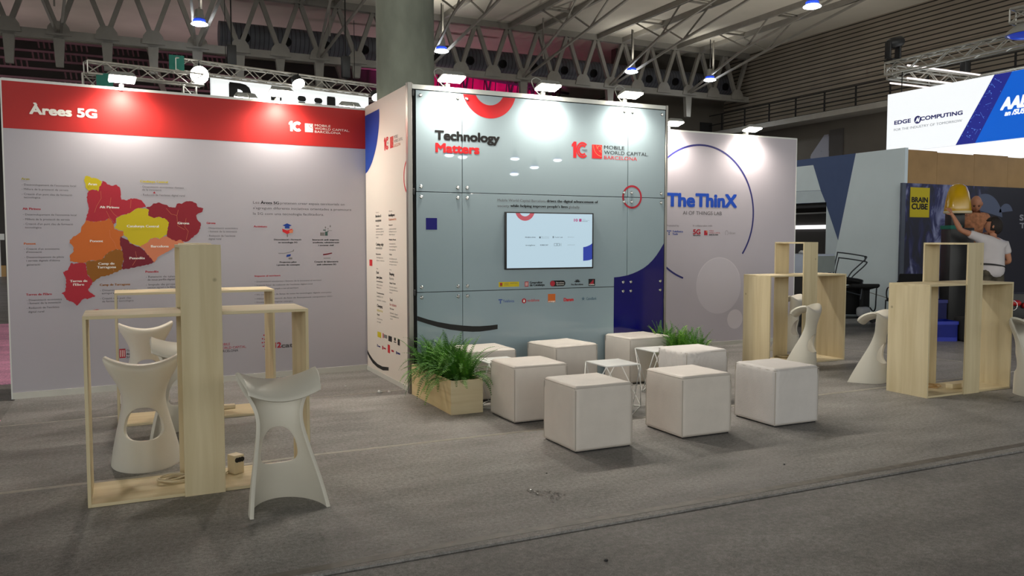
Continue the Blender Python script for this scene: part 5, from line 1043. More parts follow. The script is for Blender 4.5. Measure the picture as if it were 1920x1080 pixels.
# ---- white cube seats
def cube_bm(w, d, h, folds=0.0, seed=1, sag=.006):
    bm = bmesh.new(); box(bm, 0, w, 0, d, .012, h)
    bmesh.ops.subdivide_edges(bm, edges=bm.edges[:], cuts=21, use_grid_fill=True)
    r = .022; off = Vector((seed * 7.3, seed * 3.1, 0))
    for v in bm.verts:
        c = v.co
        # rounded upper edges and corners
        q = Vector((min(max(c.x, r), w - r), min(max(c.y, r), d - r), min(c.z, h - r)))
        if c.z > h - r - 1e-4 or True:
            k = c - q; k.z = max(k.z, 0)
            rr = r if c.z > h - 3 * r else r * .35 + .0
            if k.length > 1e-6 and c.z > h - 3 * r:
                v.co = q + k.normalized() * min(k.length, r)
            elif k.length > 1e-6:
                q2 = Vector((min(max(c.x, .007), w - .007), min(max(c.y, .007), d - .007), c.z)); k2 = c - q2
                if k2.length > 1e-6: v.co = q2 + k2.normalized() * min(k2.length, .007)
        u = noise.noise(v.co * 6 + off) * .0028 + noise.noise(v.co * 15 + off) * .0012
        nx = (c.x > w - 1e-4) - (c.x < 1e-4); ny = (c.y > d - 1e-4) - (c.y < 1e-4); nz = c.z > h - 1e-4
        bulge = sin(pi * min(max(c.z / h, 0), 1)) * .004
        if nz: v.co.z += u - sag * sin(pi * c.x / w) * sin(pi * c.y / d)
        v.co.x += nx * (u + bulge); v.co.y += ny * (u + bulge)
        if folds:
            # loose cover: drooping folds around the upper left front corner
            dx = c.x / w; dz = (h - c.z) / h
            f = folds * math.exp(-((dx - .12) / .30) ** 2) * math.exp(-(dz / .55) ** 2)
            wv = sin(26 * dx + 5 * dz * dz + 12 * dz + seed) * .030 * f
            if ny < 0: v.co.y += -abs(wv) * 1.0 - .004 * f
            if nx < 0: v.co.x += -.012 * folds * abs(sin(16 * c.y / d + 5 * dz)) * math.exp(-(dz / .5) ** 2)
    return bm
def cube_seat(x, y, label, w=.475, d=.475, h=.475, rz=0.0, folds=0.0, seed=1, m=None):
    t = thing('cube_seat', label, 'cube seat', (x, y, 0), rz, 'white cube seats in front of the glass wall')
    cv = link('cover', cube_bm(w, d, h, folds, seed), m or M['leather'], t, True)
    bbox('base', .012, w - .012, .012, d - .012, 0, .013, M['dark'], t)
    bm = bmesh.new()
    for px, py in ((0, 0), (w, 0), (0, d), (w, d)):
        q = .002
        tube(bm, [(q if px == 0 else w - q, q if py == 0 else d - q, .016), (q if px == 0 else w - q, q if py == 0 else d - q, h - .03)], .0035, 6)
    z = h - .018; tube(bm, [(.0, -.0005, z), (w, -.0005, z), (w, d, z), (.0, d, z)], .003, 6, closed=True)
    for a, b in (((0, 0), (w, 0)), ((w, 0), (w, d)), ((w, d), (0, d)), ((0, d), (0, 0))): tube(bm, [(a[0], a[1], .018), (b[0], b[1], .018)], .003, 6)
    link('seam', bm, m_seam, cv)
    return t
m_seam = mat('cube_seam', srgb(176, 168, 158), .55, var=.05)
cube_seat(2.832, 4.895, 'white cube seat nearest the viewer, in front of the others', seed=1)
cube_seat(2.842, 5.90, 'white cube seat directly right of the front planter', w=.49, seed=2)
cube_seat(2.86, 6.88, 'white cube seat behind the front planter, partly hidden by fern', w=.47, d=.47, seed=3)
cube_seat(3.72, 6.80, 'white cube seat against the glass wall beneath the screen', w=.50, d=.50, h=.48, rz=R(7), seed=4)
cube_seat(4.715, 7.03, 'white cube seat against the dark blue corner of the glass wall', w=.52, d=.45, h=.485, rz=R(3), seed=5)
cube_seat(4.635, 5.99, 'white cube seat with drooping creased cover, in front of the rear planter', w=.475, d=.43, folds=1.5, seed=6, m=M['leather_cool'])
cube_seat(3.762, 4.905, 'white cube seat in the middle of the front row', w=.465, seed=7)
cube_seat(4.665, 4.895, 'white cube seat at the right end of the front row', w=.465, h=.472, folds=.45, seed=8, m=M['leather_cool'])

# ---- wire tables
def wire_table(x, y, s, label, ring=.30):
    t = thing('wire_side_table', label, 'side table', (x, y, 0), 0, 'small white wire side tables')
    h = .42; bbox('table_top', -s / 2, s / 2, -s / 2, s / 2, h - .012, h, M['white_metal'], t, .003, 2)
    c = [(s / 2 * a, s / 2 * b, h - .008) for a, b in ((-1, -1), (1, -1), (1, 1), (-1, 1))]; k = ring
    f = [(0, -k * 1.0, .006), (k, 0, .006), (0, k, .006), (-k, 0, .006)]
    bm = bmesh.new(); tube(bm, f, .005, 6, closed=True); link('base_ring', bm, M['white_metal'], t, True)
    for i in range(4):
        bm = bmesh.new(); tube(bm, [c[i], f[i], c[(i + 1) % 4]], .005, 6); link('wire_leg', bm, M['white_metal'], t, True)
    return t
wire_table(3.875, 6.05, .345, 'white wire side table in the middle of the cube seats')
wire_table(4.775, 6.62, .33, 'white wire side table tucked behind the creased cube seat', .19)
wire_table(3.03, 6.63, .33, 'white wire side table behind the front planter', .22)

# ---- planters and ferns
def planter(x, y, label, w=.295, d=1.05, h=.295):
    t = thing('plywood_planter', label, 'planter', (x, y, 0), 0, 'plywood planters with ferns')
    k = .015
    bbox('side_board', 0, w, 0, k, 0, h, M['wood_x'], t, .001, 1); bbox('side_board', 0, w, d - k, d, 0, h, M['wood_x'], t, .001, 1)
    bbox('side_board', 0, k, k, d - k, 0, h, M['wood_y'], t, .001, 1); bbox('side_board', w - k, w, k, d - k, 0, h, M['wood_y'], t, .001, 1)
    bbox('soil', k, w - k, k, d - k, .02, h - .05, M['soil'], t)
    return t
M['wood_y'] = wood_mat('plywood_side', srgb(226, 206, 160), srgb(208, 182, 134), 1)
planter(2.50, 6.435, 'plywood trough planter in front of the left end of the glass wall', d=1.06)
planter(5.14, 6.62, 'plywood trough planter hidden behind the creased cube seat', d=.88, w=.30)
leafm = []
for i, c in enumerate(((72, 122, 36), (94, 148, 50), (50, 100, 30), (140, 180, 70))):
    leafm.append(mat('fern_green_%s' % 'abcd'[i], srgb(*c), .55, var=.2, vscale=9, spec=.3))
def fern(x, y, z, label, n=60, L0=.38, seed=1, up=1.0, bright=0):
    t = thing('boston_fern', label, 'plant', (x, y, z), 0, 'ferns in the plywood planters')
    random.seed(seed); bm = bmesh.new(); stems = bmesh.new()
    for i in range(n):
        a = random.uniform(0, 2 * pi); el = random.uniform(.45, 1.45) * up; L_ = L0 * random.uniform(.6, 1.2); droop = random.uniform(1.2, 4.2)
        p = Vector((random.uniform(-.06, .06), random.uniform(-.08, .08), 0)); d = Vector((cos(a) * cos(el), sin(a) * cos(el), sin(el))); N = 26; st = L_ / N
        pts = [p.copy()]; mi = random.choice((0, 0, 1, 1, 2, 3 if bright else 0))
        for k in range(N):
            d = (d + Vector((0, 0, -droop * st * 2.0 * (k / N + .3)))).normalized(); p = p + d * st; pts.append(p.copy())
            if p.z < -.16: break
        N = len(pts) - 1
        tube(stems, pts[::3], .0013, 4, cap=False)
        for k in range(3, N + 1):
            q = pts[k]; dd = (pts[k] - pts[k - 1]).normalized(); sd_ = dd.cross(Vector((0, 0, 1)))
            sd_ = sd_.normalized() if sd_.length > .05 else Vector((1, 0, 0)); w = .027 * sin(pi * min(1, (k / N) * .82 + .15)) + .006
            nn = sd_.cross(dd)
            for s in (-1, 1):
                tip = q + sd_ * s * w + dd * w * .35 + nn * random.uniform(-.004, .004); b = dd * (st * .24)
                f = bm.faces.new((bm.verts.new(q - b * .6), bm.verts.new(q + sd_ * s * w * .55 - b * .55 + dd * w * .1), bm.verts.new(tip), bm.verts.new(q + sd_ * s * w * .5 + b * .9 + dd * w * .2), bm.verts.new(q + b * .7))); f.material_index = mi
    link('fronds', bm, leafm, t); link('stems', stems, leafm[2], t)
    return t
fern(2.645, 6.62, .245, 'fern at the front end of the left planter, fronds hanging over the corner', 130, .40, 1)
fern(2.64, 6.95, .245, 'dense fern in the middle of the left planter', 130, .42, 2, 1.0)
fern(2.62, 7.26, .245, 'fern at the glass wall end of the left planter', 100, .36, 3, 1.0)
fern(5.28, 6.95, .245, 'bright fern at the left of the rear planter by the blue corner', 110, .36, 4, 1.05, 1)
fern(5.30, 6.72, .245, 'bright fern at the right of the rear planter above the creased seat', 110, .34, 5, 1.05, 1)
fern(5.29, 7.25, .245, 'small bright fern behind the tall rear cube seat', 90, .34, 8, 1.05, 1)
# ================================================================== THE NEIGHBOURING STANDS AT RIGHT
# white and blue angular wall, facing left
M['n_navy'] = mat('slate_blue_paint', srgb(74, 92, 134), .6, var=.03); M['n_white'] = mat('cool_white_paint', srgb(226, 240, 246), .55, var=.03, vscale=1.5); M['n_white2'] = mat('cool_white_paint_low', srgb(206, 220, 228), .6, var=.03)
wb = thing('angular_wall', 'tall white wall with a slate blue wedge behind the upturned chairs', 'exhibition wall', (13.104, 13.3, 0), R(-90))
bm = bmesh.new(); box(bm, .90, 2.745, .0, .08, -.012, 3.20); link('panel', bm, M['n_white'], wb)
bm = bmesh.new(); box(bm, -3.5, .90, .0, .08, 2.27, 3.20); link('lintel', bm, M['n_navy'], wb)
bm = bmesh.new(); fill(bm, [(.90, 3.20), (1.616, 3.20), (1.225, 1.484), (.90, 2.20)], .002); link('blue_wedge', bm, M['n_navy'], wb)
bm = bmesh.new(); fill(bm, [(-1.5, 3.06), (.523, 3.06), (.739, 2.525), (-1.5, 2.56)], .002); link('white_facet', bm, M['n_white'], wb)
bm = bmesh.new(); fill(bm, [(-1.5, 2.552), (.739, 2.519), (.873, 2.272), (-1.5, 2.285)], .002); link('grey_facet', bm, M['n_white2'], wb)
bm = bmesh.new(); fill(bm, [(.92, 2.15), (1.222, 1.484), (.905, .09), (.905, 1.2)], .002); link('grey_facet', bm, M['n_white2'], wb)
bbox('recess_back', -3.0, .90, 1.2, 1.26, -.012, 2.27, mat('recess_dark_grey', srgb(58, 55, 54), .7), wb)
bbox('door_jamb', .82, .90, .08, 1.2, -.012, 2.27, M['dark'], wb); bbox('recess_ceiling', -3.0, .9, .08, 1.2, 2.22, 2.27, M['dark'], wb)
lb = bbox('light_bar', -2.6, .78, 1.16, 1.19, 1.745, 1.83, mat('light_bar', (1, 1, 1), .3, emit=1.6, ecol=(.98, .97, 1, 1)), wb)
bbox('shelf_edge', -2.6, .80, 1.12, 1.18, 2.09, 2.12, M['white_metal'], wb)
bm = bmesh.new(); pline(bm, [(1.55, .62), (1.9, .50), (2.4, .40), (2.74, .36)], .012, .0025); link('scuff_mark', bm, M['i_grey'], wb)
# chipboard box with the poster wall
pb = thing('chipboard_fascia', 'raw chipboard fascia above the dark blue poster', 'fascia', (13.0, 10.54, 0))
for i, (a, b) in enumerate(((.19, .985), (.99, 2.06), (2.065, 3.08), (3.085, 5.2))): bbox('board', a, b, .02, .05, 2.40, 3.17 - .02 * (i % 2), M['board'], pb)
bbox('frame', .20, 5.2, .06, .6, 2.3, 3.1, M['board'], pb)
pw = thing('poster_wall', 'dark navy poster wall with a yellow square name plate', 'poster', (13.0, 10.54, 0))
M['poster'] = bpy.data.materials.new('poster_print'); m = M['poster']; m.use_nodes = True; nt = m.node_tree; p = nt.nodes['Principled BSDF']
tc = nt.nodes.new('ShaderNodeTexCoord'); mpg = nt.nodes.new('ShaderNodeMapping'); mpg.inputs['Scale'].default_value = (1.3, 1, .75); mpg.inputs['Rotation'].default_value = (0, R(32), 0); nz = nt.nodes.new('ShaderNodeTexNoise'); nz.inputs['Scale'].default_value = 2.1; nz.inputs['Detail'].default_value = 3; nz.inputs['Distortion'].default_value = 1.6
nt.links.new(tc.outputs['Object'], mpg.inputs[0]); nt.links.new(mpg.outputs[0], nz.inputs['Vector'])
cr = nt.nodes.new('ShaderNodeValToRGB'); e = cr.color_ramp.elements; e[0].position = .40; e[0].color = srgb(20, 22, 48); e[1].position = .74; e[1].color = srgb(150, 156, 196); k = e.new(.54); k.color = srgb(34, 38, 96)
nt.links.new(nz.outputs['Fac'], cr.inputs[0])
sx = nt.nodes.new('ShaderNodeSeparateXYZ'); nt.links.new(tc.outputs['Object'], sx.inputs[0]); rg = nt.nodes.new('ShaderNodeMapRange'); rg.inputs[1].default_value = 1.7; rg.inputs[2].default_value = 2.5; nt.links.new(sx.outputs[0], rg.inputs[0])
mx = nt.nodes.new('ShaderNodeMix'); mx.data_type = 'RGBA'; mx.inputs[7].default_value = srgb(22, 22, 40); nt.links.new(rg.outputs[0], mx.inputs[0]); nt.links.new(cr.outputs[0], mx.inputs[6]); nt.links.new(mx.outputs[2], p.inputs['Base Color']); p.inputs['Roughness'].default_value = .45
bbox('panel', 0, 5.2, -.03, .015, -.012, 2.545, M['poster'], pw); bbox('edge_strip', -.005, .09, -.034, .0, -.012, 2.54, mat('poster_edge_grey', srgb(84, 92, 108), .5, var=.05), pw)
bm = bmesh.new(); rect(bm, .209, .738, 1.918, 2.472, .034, 0); link('name_plate', bm, M['i_yellow'], pw)
lettering('lettering', TXT_P, pw, .0355)
bm = bmesh.new(); fill(bm, circ(2.35, 1.85, .55, 10, 150, 30), .032, 0); fill(bm, circ(3.0, 2.0, .22, 20, 170, 20), .032, 0); link('print_shapes', bm, [mat('print_blue_grey', srgb(84, 94, 120), .5)], pw)
# hanging lit sign
M['sign_white'] = mat('lit_sign_white', (.8, .8, .8), .5, emit=.80, ecol=(.93, .97, 1.0, 1)); M['sign_white2'] = mat('lit_sign_white_back', (.8, .8, .8), .5, emit=.92, ecol=(.90, .97, 1.0, 1))
M['sign_blue'] = mat('lit_sign_blue', (.0, .08, .4), .4, emit=.75, ecol=srgb(8, 98, 214)); M['sign_deep'] = mat('lit_sign_deep', (.02, .03, .2), .4, emit=.6, ecol=srgb(34, 40, 150)); M['sign_spark'] = mat('lit_sign_spark', (.2, .3, .6), .4, emit=.8, ecol=srgb(90, 150, 236))
sgn = thing('lit_sign', 'hanging lit sign, white to blue, above the chipboard stand', 'sign', (16.9, 14.15, 0), R(-90))
bbox('face', 0, 8.0, 0, .10, 3.61, 5.02, M['sign_white'], sgn); bbox('rear_face', 0.0, .10, .10, 4.2, 3.61, 5.02, M['sign_white2'], sgn); bbox('far_face', .1, 8.0, 4.1, 4.2, 3.61, 5.02, M['sign_white2'], sgn)
bm = bmesh.new(); fill(bm, [(1.837, 3.612), (2.30, 3.612), (3.076, 5.018), (2.69, 5.018)], .002); link('dark_stripe', bm, M['sign_deep'], sgn)
bm = bmesh.new(); fill(bm, [(2.30, 3.612), (8.0, 3.612), (8.0, 5.018), (3.076, 5.018)], .002); link('blue_field', bm, M['sign_blue'], sgn)
bm = bmesh.new(); random.seed(9)
for i in range(46):
    z = 3.68 + random.random() * 1.25; x = 1.86 + (z - 3.61) * .607 + random.random() * .40; r = random.uniform(.004, .011); fill(bm, circ(x, z, r, n=8)[:-1], .003, 0)
    if i % 4 == 0: pline(bm, [(x, z), (x + random.uniform(-.12, .12), z + random.uniform(-.15, .15))], .004, .003, 0)
link('spark_pattern', bm, M['sign_spark'], sgn)
bm = bmesh.new(); fill(bm, circ(.849, 4.307, .092, n=40)[:-1], .003); link('emblem', bm, M['i_litnavy'], sgn)
lettering('lettering', [r[:6] + ('lit' + r[6],) + r[7:] for r in TXT_A if r[1] not in ('AAEON', 'an /SUS company', 'AI')], sgn, .0035)
bm = bmesh.new(); put_text(bm, 'AI', .80, 4.262, .10, .09, .0045, 0, 1, shear=.2)
put_text(bm, 'AAEON', 2.86, 4.25, 1.05, .235, .004, 0, 1, shear=.3, res=4); put_text(bm, 'an /SUS company', 2.95, 4.115, .95, .10, .004, 0, 1, shear=.3)
link('white_lettering', bm, mat('lit_sign_letter', (.9, .9, .9), .4, emit=.8, ecol=(.92, .97, 1, 1)), sgn)
for yy in (.35, 3.6):
    bm = bmesh.new(); tube(bm, [(yy, .05, 5.02), (yy, .05, 5.51)], .012, 5); link('hanger', bm, M['dark'], sgn)
# ------------------------------------------------------------------ upturned cantilever chairs on a cart
def cantilever_chair(loc, rz, label, flip=False, tilt=0.0, m=None):
    t = thing('cantilever_chair', label, 'chair', loc, rz, 'black visitor chairs stacked at right')
    if flip: t.rotation_euler = (pi + tilt, R(12), rz)
    bm = bmesh.new(); box(bm, -.24, .24, -.24, .24, .42, .48); bevel(bm, .025, 3); link('seat', bm, M['black_cloth'], t, True)
    bm = bmesh.new(); vs_ = box(bm, -.24, .24, .19, .25, .46, .93)
    for v in vs_:
        if v.co.z > .6: v.co.y += .08
    bevel(bm, .025, 3); link('backrest', bm, M['black_cloth'], t, True)
    for s in (-.25, .25):
        bm = bmesh.new(); tube(bm, smooth_path([(s, .26, .80), (s, .24, .50), (s, .20, .43), (s, -.18, .43), (s, -.25, .40), (s, -.25, .05), (s, -.22, .012), (s, .16, .012), (s, .22, .05), (s * 1.0, .05, .30), (s, .0, .42)], 5), .011, 8); link('frame', bm, M['dark_tube'], t, True)
    bm = bmesh.new(); tube(bm, [(-.25, .2, .02), (.25, .2, .02)], .010, 8); link('cross_bar', bm, M['dark_tube'], t, True)
    for s in (-.27, .27):
        bm = bmesh.new(); tube(bm, smooth_path([(s, .25, .70), (s, .05, .68), (s, -.12, .66), (s, -.17, .56), (s, -.12, .43)], 5), .012, 8); link('armrest', bm, M['dark_tube'], t, True)
    return t
M['dark_tube'] = mat('dark_grey_tube', srgb(54, 58, 64), .35, .6, var=.05)
dl = thing('dolly', 'low black wheeled dolly under the stacked chairs', 'dolly', (11.75, 10.40, -.012), R(-22))
bbox('platform', -.65, .45, -.3, .3, .135, .16, M['black'], dl, .008)
for x, y in ((-.55, -.24), (.45, -.24), (-.55, .24), (.45, .24)):
    bm = bmesh.new(); lathe(bm, [(.02, -.02), (.065, -.02), (.07, 0), (.065, .02), (.02, .02)], 18, Matrix.Translation((x, y, .07)) @ Matrix.Rotation(R(90), 4, 'X')); link('caster', bm, M['black'], dl, True, 40)
cc = cantilever_chair((11.87, 10.73, .42), R(-28), 'black chair lying on its back on the dolly, seat turned to the viewer'); cc.rotation_euler = (R(90), 0, R(-28))
ch = cantilever_chair((11.72, 10.45, 1.20), R(40), 'upturned chair with dark bent tubes sticking up above the far right table', flip=True, tilt=.15)
tag(bbox('packing_blanket', 11.42, 11.66, 9.98, 10.12, .165, .34, mat('grey_wrap', srgb(170, 172, 176), .5, bump=.8, bscale=14), None, .05, 3), 'crumpled pale wrapping on the dolly under the black chair', 'wrapping')
# white high table with slanted black legs
ht = thing('high_table', 'white high table with slanted black legs seen through the far right plywood tower', 'table', (9.62, 10.0, -.012))
bbox('table_top', 0, 1.15, 0, .6, .96, 1.27, mat('grey_white_box', srgb(176, 184, 200), .5, var=.04), ht, .01); bbox('shaded_apron', .55, 1.16, -.012, .0, .97, 1.24, mat('shaded_apron_grey', srgb(132, 140, 138), .4, var=.04), ht)  # right part of the apron, its shade put into the colour
for x in (.12, 1.0):
    for y in (.06, .54):
        bm = bmesh.new(); bar(bm, (x + .12, y, .97), (x - .05, y, 0), .035); link('leg', bm, M['black'], ht)
crumple('paper_bundle', 10.35, 10.25, .09, 'crumpled papers on top of the white high table', z0=1.258, flat=.4)
# blue crates, black bag
def crate(x, y, z, w, d, h, rz, label, m, g='blue plastic crates'):
    t = thing('plastic_crate', label, 'crate', (x, y, z), rz, g)
    bm = bmesh.new(); box(bm, -w / 2, w / 2, -d / 2, d / 2, 0, h); bm.faces.ensure_lookup_table()
    tf = [f for f in bm.faces if f.normal.z > .9 or all(v.co.z > h - .001 for v in f.verts)]
    r = bmesh.ops.inset_region(bm, faces=tf, thickness=.02); bmesh.ops.translate(bm, verts=list({v for f in tf for v in f.verts}), vec=(0, 0, -h * .8)); link('body', bm, m, t)
    bm = bmesh.new(); 
    for a in (0, 1):
        box(bm, -w / 2 - .01, w / 2 + .01, (-d / 2 - .012) if a == 0 else d / 2, (-d / 2) if a == 0 else d / 2 + .012, h - .05, h); box(bm, (-w / 2 - .012) if a == 0 else w / 2, (-w / 2) if a == 0 else w / 2 + .012, -d / 2, d / 2, h - .05, h)
    link('rim', bm, m, t); return t
crate(11.02, 8.28, -.012, .50, .36, .30, R(-24), 'front blue plastic crate on the floor behind the right edge table', M['crate_blue'])
crate(11.35, 8.75, -.012, .55, .40, .58, R(-24), 'taller dark blue bin behind the front blue crate', mat('dark_blue_bin', srgb(18, 26, 108), .5, var=.08))
o = bbox('tool_bag', -.12, .12, -.15, .15, 0, .36, M['black_cloth'], None, .05, 3); o.location = (11.33, 8.0, -.012); o.rotation_euler = (0, 0, R(-24)); tag(o, 'black tool bag leaning at the right side of the blue crate', 'bag')
rk = thing('tool_rack', 'dark rack with red tool grips at the right edge of the view', 'rack', (13.5, 8.55, -.012), R(-30))
bbox('frame', -.25, .6, 0, .35, 0, .62, M['black'], rk, .02)
for z, x in ((.46, -.13), (.42, .08), (.16, -.14), (.16, .1)):
    bm = bmesh.new(); lathe(bm, [(.03, -.09), (.05, -.06), (.05, .06), (.03, .09)], 16, Matrix.Translation((x, -.05, z)) @ Matrix.Rotation(R(90), 4, 'Y')); link('grip', bm, M['red_tool'], rk, True, 40)
bm = bmesh.new(); tube(bm, [(-.18 + .07 * cos(a / 10 * 2 * pi), -.09, .42 + .08 * sin(a / 10 * 2 * pi)) for a in range(10)], .012, 6, closed=True); link('steel_hook', bm, M['chrome'], rk, True)
# black folding ladder under the bald man
ld_ = thing('step_ladder', 'black step ladder behind the right edge table, holding the bald man', 'ladder', (12.93, 9.09, -.012), R(-25.5))
bbox('step', -.3, .3, -.17, .17, .43, .47, M['black'], ld_, .01); bbox('step', -.28, .28, -.27, -.12, .20, .235, M['black'], ld_, .01)
for s in (-.29, .29):
    bm = bmesh.new(); tube(bm, [(s, .3, 0), (s, .14, .45)], .018, 8); link('leg', bm, M['dark_tube'], ld_, True)
    bm = bmesh.new(); tube(bm, [(s, -.34, 0), (s, -.08, .47)], .018, 8); link('leg', bm, M['dark_tube'], ld_, True)
# black exhibit column with the yellow dome
pd = thing('exhibit_stand', 'black exhibit column with teal strip carrying the yellow dome', 'stand', (12.18, 8.78, -.012), R(-25.5))
bbox('column', -.20, .18, -.15, .15, 0, 1.70, M['black'], pd, .01); bbox('teal_strip', -.21, -.02, -.16, .16, 1.68, 1.74, M['teal'], pd, .004); bbox('neck', -.17, .05, -.1, .1, 1.70, 1.945, M['black'], pd, .01)
dm = thing('yellow_dome', 'glossy yellow bell-shaped dome above the black exhibit stand', 'dome', (12.11, 8.75, 1.93), R(-25.5))
dm.scale = (.86, .86, 1)
bm = bmesh.new(); lathe(bm, [(.225, 0), (.232, .03), (.225, .10), (.21, .20), (.18, .32), (.14, .41), (.08, .455), (.01, .465)], 36); link('shell', bm, M['yellow'], dm, True, 60)
bm = bmesh.new(); lathe(bm, [(.228, -.012), (.238, 0), (.238, .02), (.230, .032)], 36); link('rim', bm, M['cream'], dm, True, 40)
# a plain black visitor chair in front of the poster
cantilever_chair((12.35, 9.85, -.012), R(150), 'plain black chair standing under the poster behind the exhibit stand')

# ================================================================== PEOPLE
def skin(name, joints, bones, m, parent, sub=2, root=0):
    me = bpy.data.meshes.new(name); me.from_pydata([j[:3] for j in joints], bones, []); o = bpy.data.objects.new(name, me); COL.objects.link(o)
    sk = o.modifiers.new('skin', 'SKIN'); sk.use_smooth_shade = True
    if not me.skin_vertices: pass
    lay = me.skin_vertices[0].data
    for i, j in enumerate(joints):
        r = j[3]; lay[i].radius = r if isinstance(r, tuple) else (r, r); lay[i].use_root = (i == root)
    sb = o.modifiers.new('sub', 'SUBSURF'); sb.levels = sub; sb.render_levels = sub
    dg = bpy.context.evaluated_depsgraph_get(); new = bpy.data.meshes.new_from_object(o.evaluated_get(dg)); new.name = name
    bpy.data.objects.remove(o); bpy.data.meshes.remove(me)
    new.materials.clear(); new.materials.append(m)
    for p_ in new.polygons: p_.use_smooth = True
    q = bpy.data.objects.new(name, new); COL.objects.link(q); q.parent = parent; return q
def head_into(o, c, r, face, up=Vector((0, 0, 1))):
    """adds a shaped head with brow, nose, lips, chin and ears to the body mesh"""
    bm = bmesh.new(); bm.from_mesh(o.data); f = Vector(face).normalized(); s = f.cross(up).normalized(); u = s.cross(f).normalized(); c = Vector(c)
    t = bmesh.new(); bmesh.ops.create_uvsphere(t, u_segments=28, v_segments=20, radius=1)
    for v in t.verts:
        x, y, z = v.co    # y forward
        k = 1.0
        w = .74 if z > 0 else .74 - .20 * (-z) ** 1.6
        yy = y * (.92 if y > 0 else .98); zz = z * 1.18
        if y > .2 and z < -.2: yy += .10 * (y - .2) * min(1, -z * 1.5)
        nose = math.exp(-(x / .13) ** 2) * math.exp(-((z + .15) / .16) ** 2) * (y > .3) * .24
        brow = math.exp(-((z - .12) / .07) ** 2) * math.exp(-(x / .42) ** 2) * (y > .4) * .05
        eye = (math.exp(-((x - .30) / .12) ** 2) + math.exp(-((x + .30) / .12) ** 2)) * math.exp(-((z - .0) / .09) ** 2) * (y > .4) * -.07
        lip = math.exp(-(x / .2) ** 2) * math.exp(-((z + .50) / .07) ** 2) * (y > .4) * .06
        yy += nose + brow + eye + lip
        v.co = c + (s * x * w + f * yy + u * zz) * r * k
    vm = {v: bm.verts.new(v.co) for v in t.verts}
    for fc in t.faces: bm.faces.new([vm[v] for v in fc.verts]).smooth = True
    t.free()
    for sg in (-1, 1):
        t = bmesh.new(); bmesh.ops.create_uvsphere(t, u_segments=12, v_segments=8, radius=1)
        for v in t.verts: v.co = c + s * sg * r * .76 + u * (-.05 * r) - f * r * .08 + s * v.co.x * r * .10 + f * v.co.y * r * .20 + u * v.co.z * r * .30
        vm = {v: bm.verts.new(v.co) for v in t.verts}
        for fc in t.faces: bm.faces.new([vm[v] for v in fc.verts]).smooth = True
        t.free()
    bm.to_mesh(o.data); bm.free()
def hand(J, B, wrist, i_w, d, side, curl=.4, L_=.18):
    """palm and five bent fingers appended to a joint list"""
    d = Vector(d).normalized(); side = Vector(side); side = (side - d * side.dot(d)).normalized(); n = d.cross(side).normalized(); w = Vector(wrist)
    J.append((*(w + d * .05), (.036, .018))); p = len(J) - 1; B.append((i_w, p))
    J.append((*(w + d * .088), (.040, .016))); k = len(J) - 1; B.append((p, k))
    for q, (o_, l) in enumerate(((-.030, .070), (-.010, .080), (.010, .075), (.030, .058))):
        b = w + d * .098 + side * o_; J.append((*b, .0095)); i0 = len(J) - 1; B.append((k, i0))
        m_ = b + (d * cos(curl) + n * sin(curl)) * l * .5; J.append((*m_, .0085)); B.append((i0, len(J) - 1)); i1 = len(J) - 1
        e_ = m_ + (d * cos(curl * 2.2) + n * sin(curl * 2.2)) * l * .5; J.append((*e_, .0075)); B.append((i1, len(J) - 1))
    b = w + d * .04 - side * .040; J.append((*b, .012)); i0 = len(J) - 1; B.append((p, i0))
    e_ = b + (d * .6 - side * .7 + n * .4).normalized() * .055; J.append((*e_, .009)); B.append((i0, len(J) - 1))
def person(root, pelvis, chest, neck, head, hr, face, shL, elL, haL, shR, elR, haR, legs):
    J = []; B = []
    def j(p_, r, par=None):
        J.append((*p_, r)); i = len(J) - 1
        if par is not None: B.append((par, i))
        return i
    P_ = Vector(pelvis); C_ = Vector(chest); N_ = Vector(neck)
    i0 = j(P_, (.155, .11)); i1 = j(P_.lerp(C_, .45), (.145, .10), i0); i2 = j(C_, (.165, .11), i1); i2b = j(C_.lerp(N_, .65), (.12, .085), i2); i3 = j(N_, .058, i2b); i4 = j(N_.lerp(Vector(head), .55), .055, i3)
    for sh, el, ha in ((shL, elL, haL), (shR, elR, haR)):
        a = j(sh, .062, i2b); b = j(Vector(sh).lerp(Vector(el), .5), .052, a); c = j(el, .042, b); d_ = j(Vector(el).lerp(Vector(ha), .35), .043, c); e_ = j(ha, .028, d_)
        hand(J, B, ha, e_, Vector(ha) - Vector(el), (1, .3, .2))
    for hip, kn, an, toe in legs:
        a = j(hip, .088, i0); b = j(Vector(hip).lerp(Vector(kn), .5), .075, a); c = j(kn, .056, b); d_ = j(Vector(kn).lerp(Vector(an), .35), .056, c); e_ = j(an, .038, d_); j(Vector(an).lerp(Vector(toe), .5) - Vector((0, 0, .03)), (.042, .035), e_); j(toe, (.042, .026), len(J) - 1)
    o = skin('body', J, B, M['skin'], root, 2, 0); head_into(o, head, hr, face); return o
def shirt(root, m, pelvis, chest, neck, shL, elL, shR, elR, name='shirt', hem=-.03, fr=.62):
    P_ = Vector(pelvis); C_ = Vector(chest); N_ = Vector(neck); J = []; B = []
    def j(p_, r, par=None):
        J.append((*p_, r)); i = len(J) - 1
        if par is not None: B.append((par, i))
        return i
    up_ = (C_ - P_).normalized()
    i0 = j(P_ + up_ * (hem + .06), (.222, .172)); i1 = j(P_.lerp(C_, .5), (.182, .135), i0); i2 = j(C_, (.192, .135), i1); i2b = j(C_.lerp(N_, .66), (.152, .118), i2); j(C_.lerp(N_, .98), (.082, .082), i2b)
    for sh, el in ((shL, elL), (shR, elR)):
        a = j(sh, .080, i2b); b = j(Vector(sh).lerp(Vector(el), fr), .072, a)
    return skin(name, J, B, m, root, 2, 0)
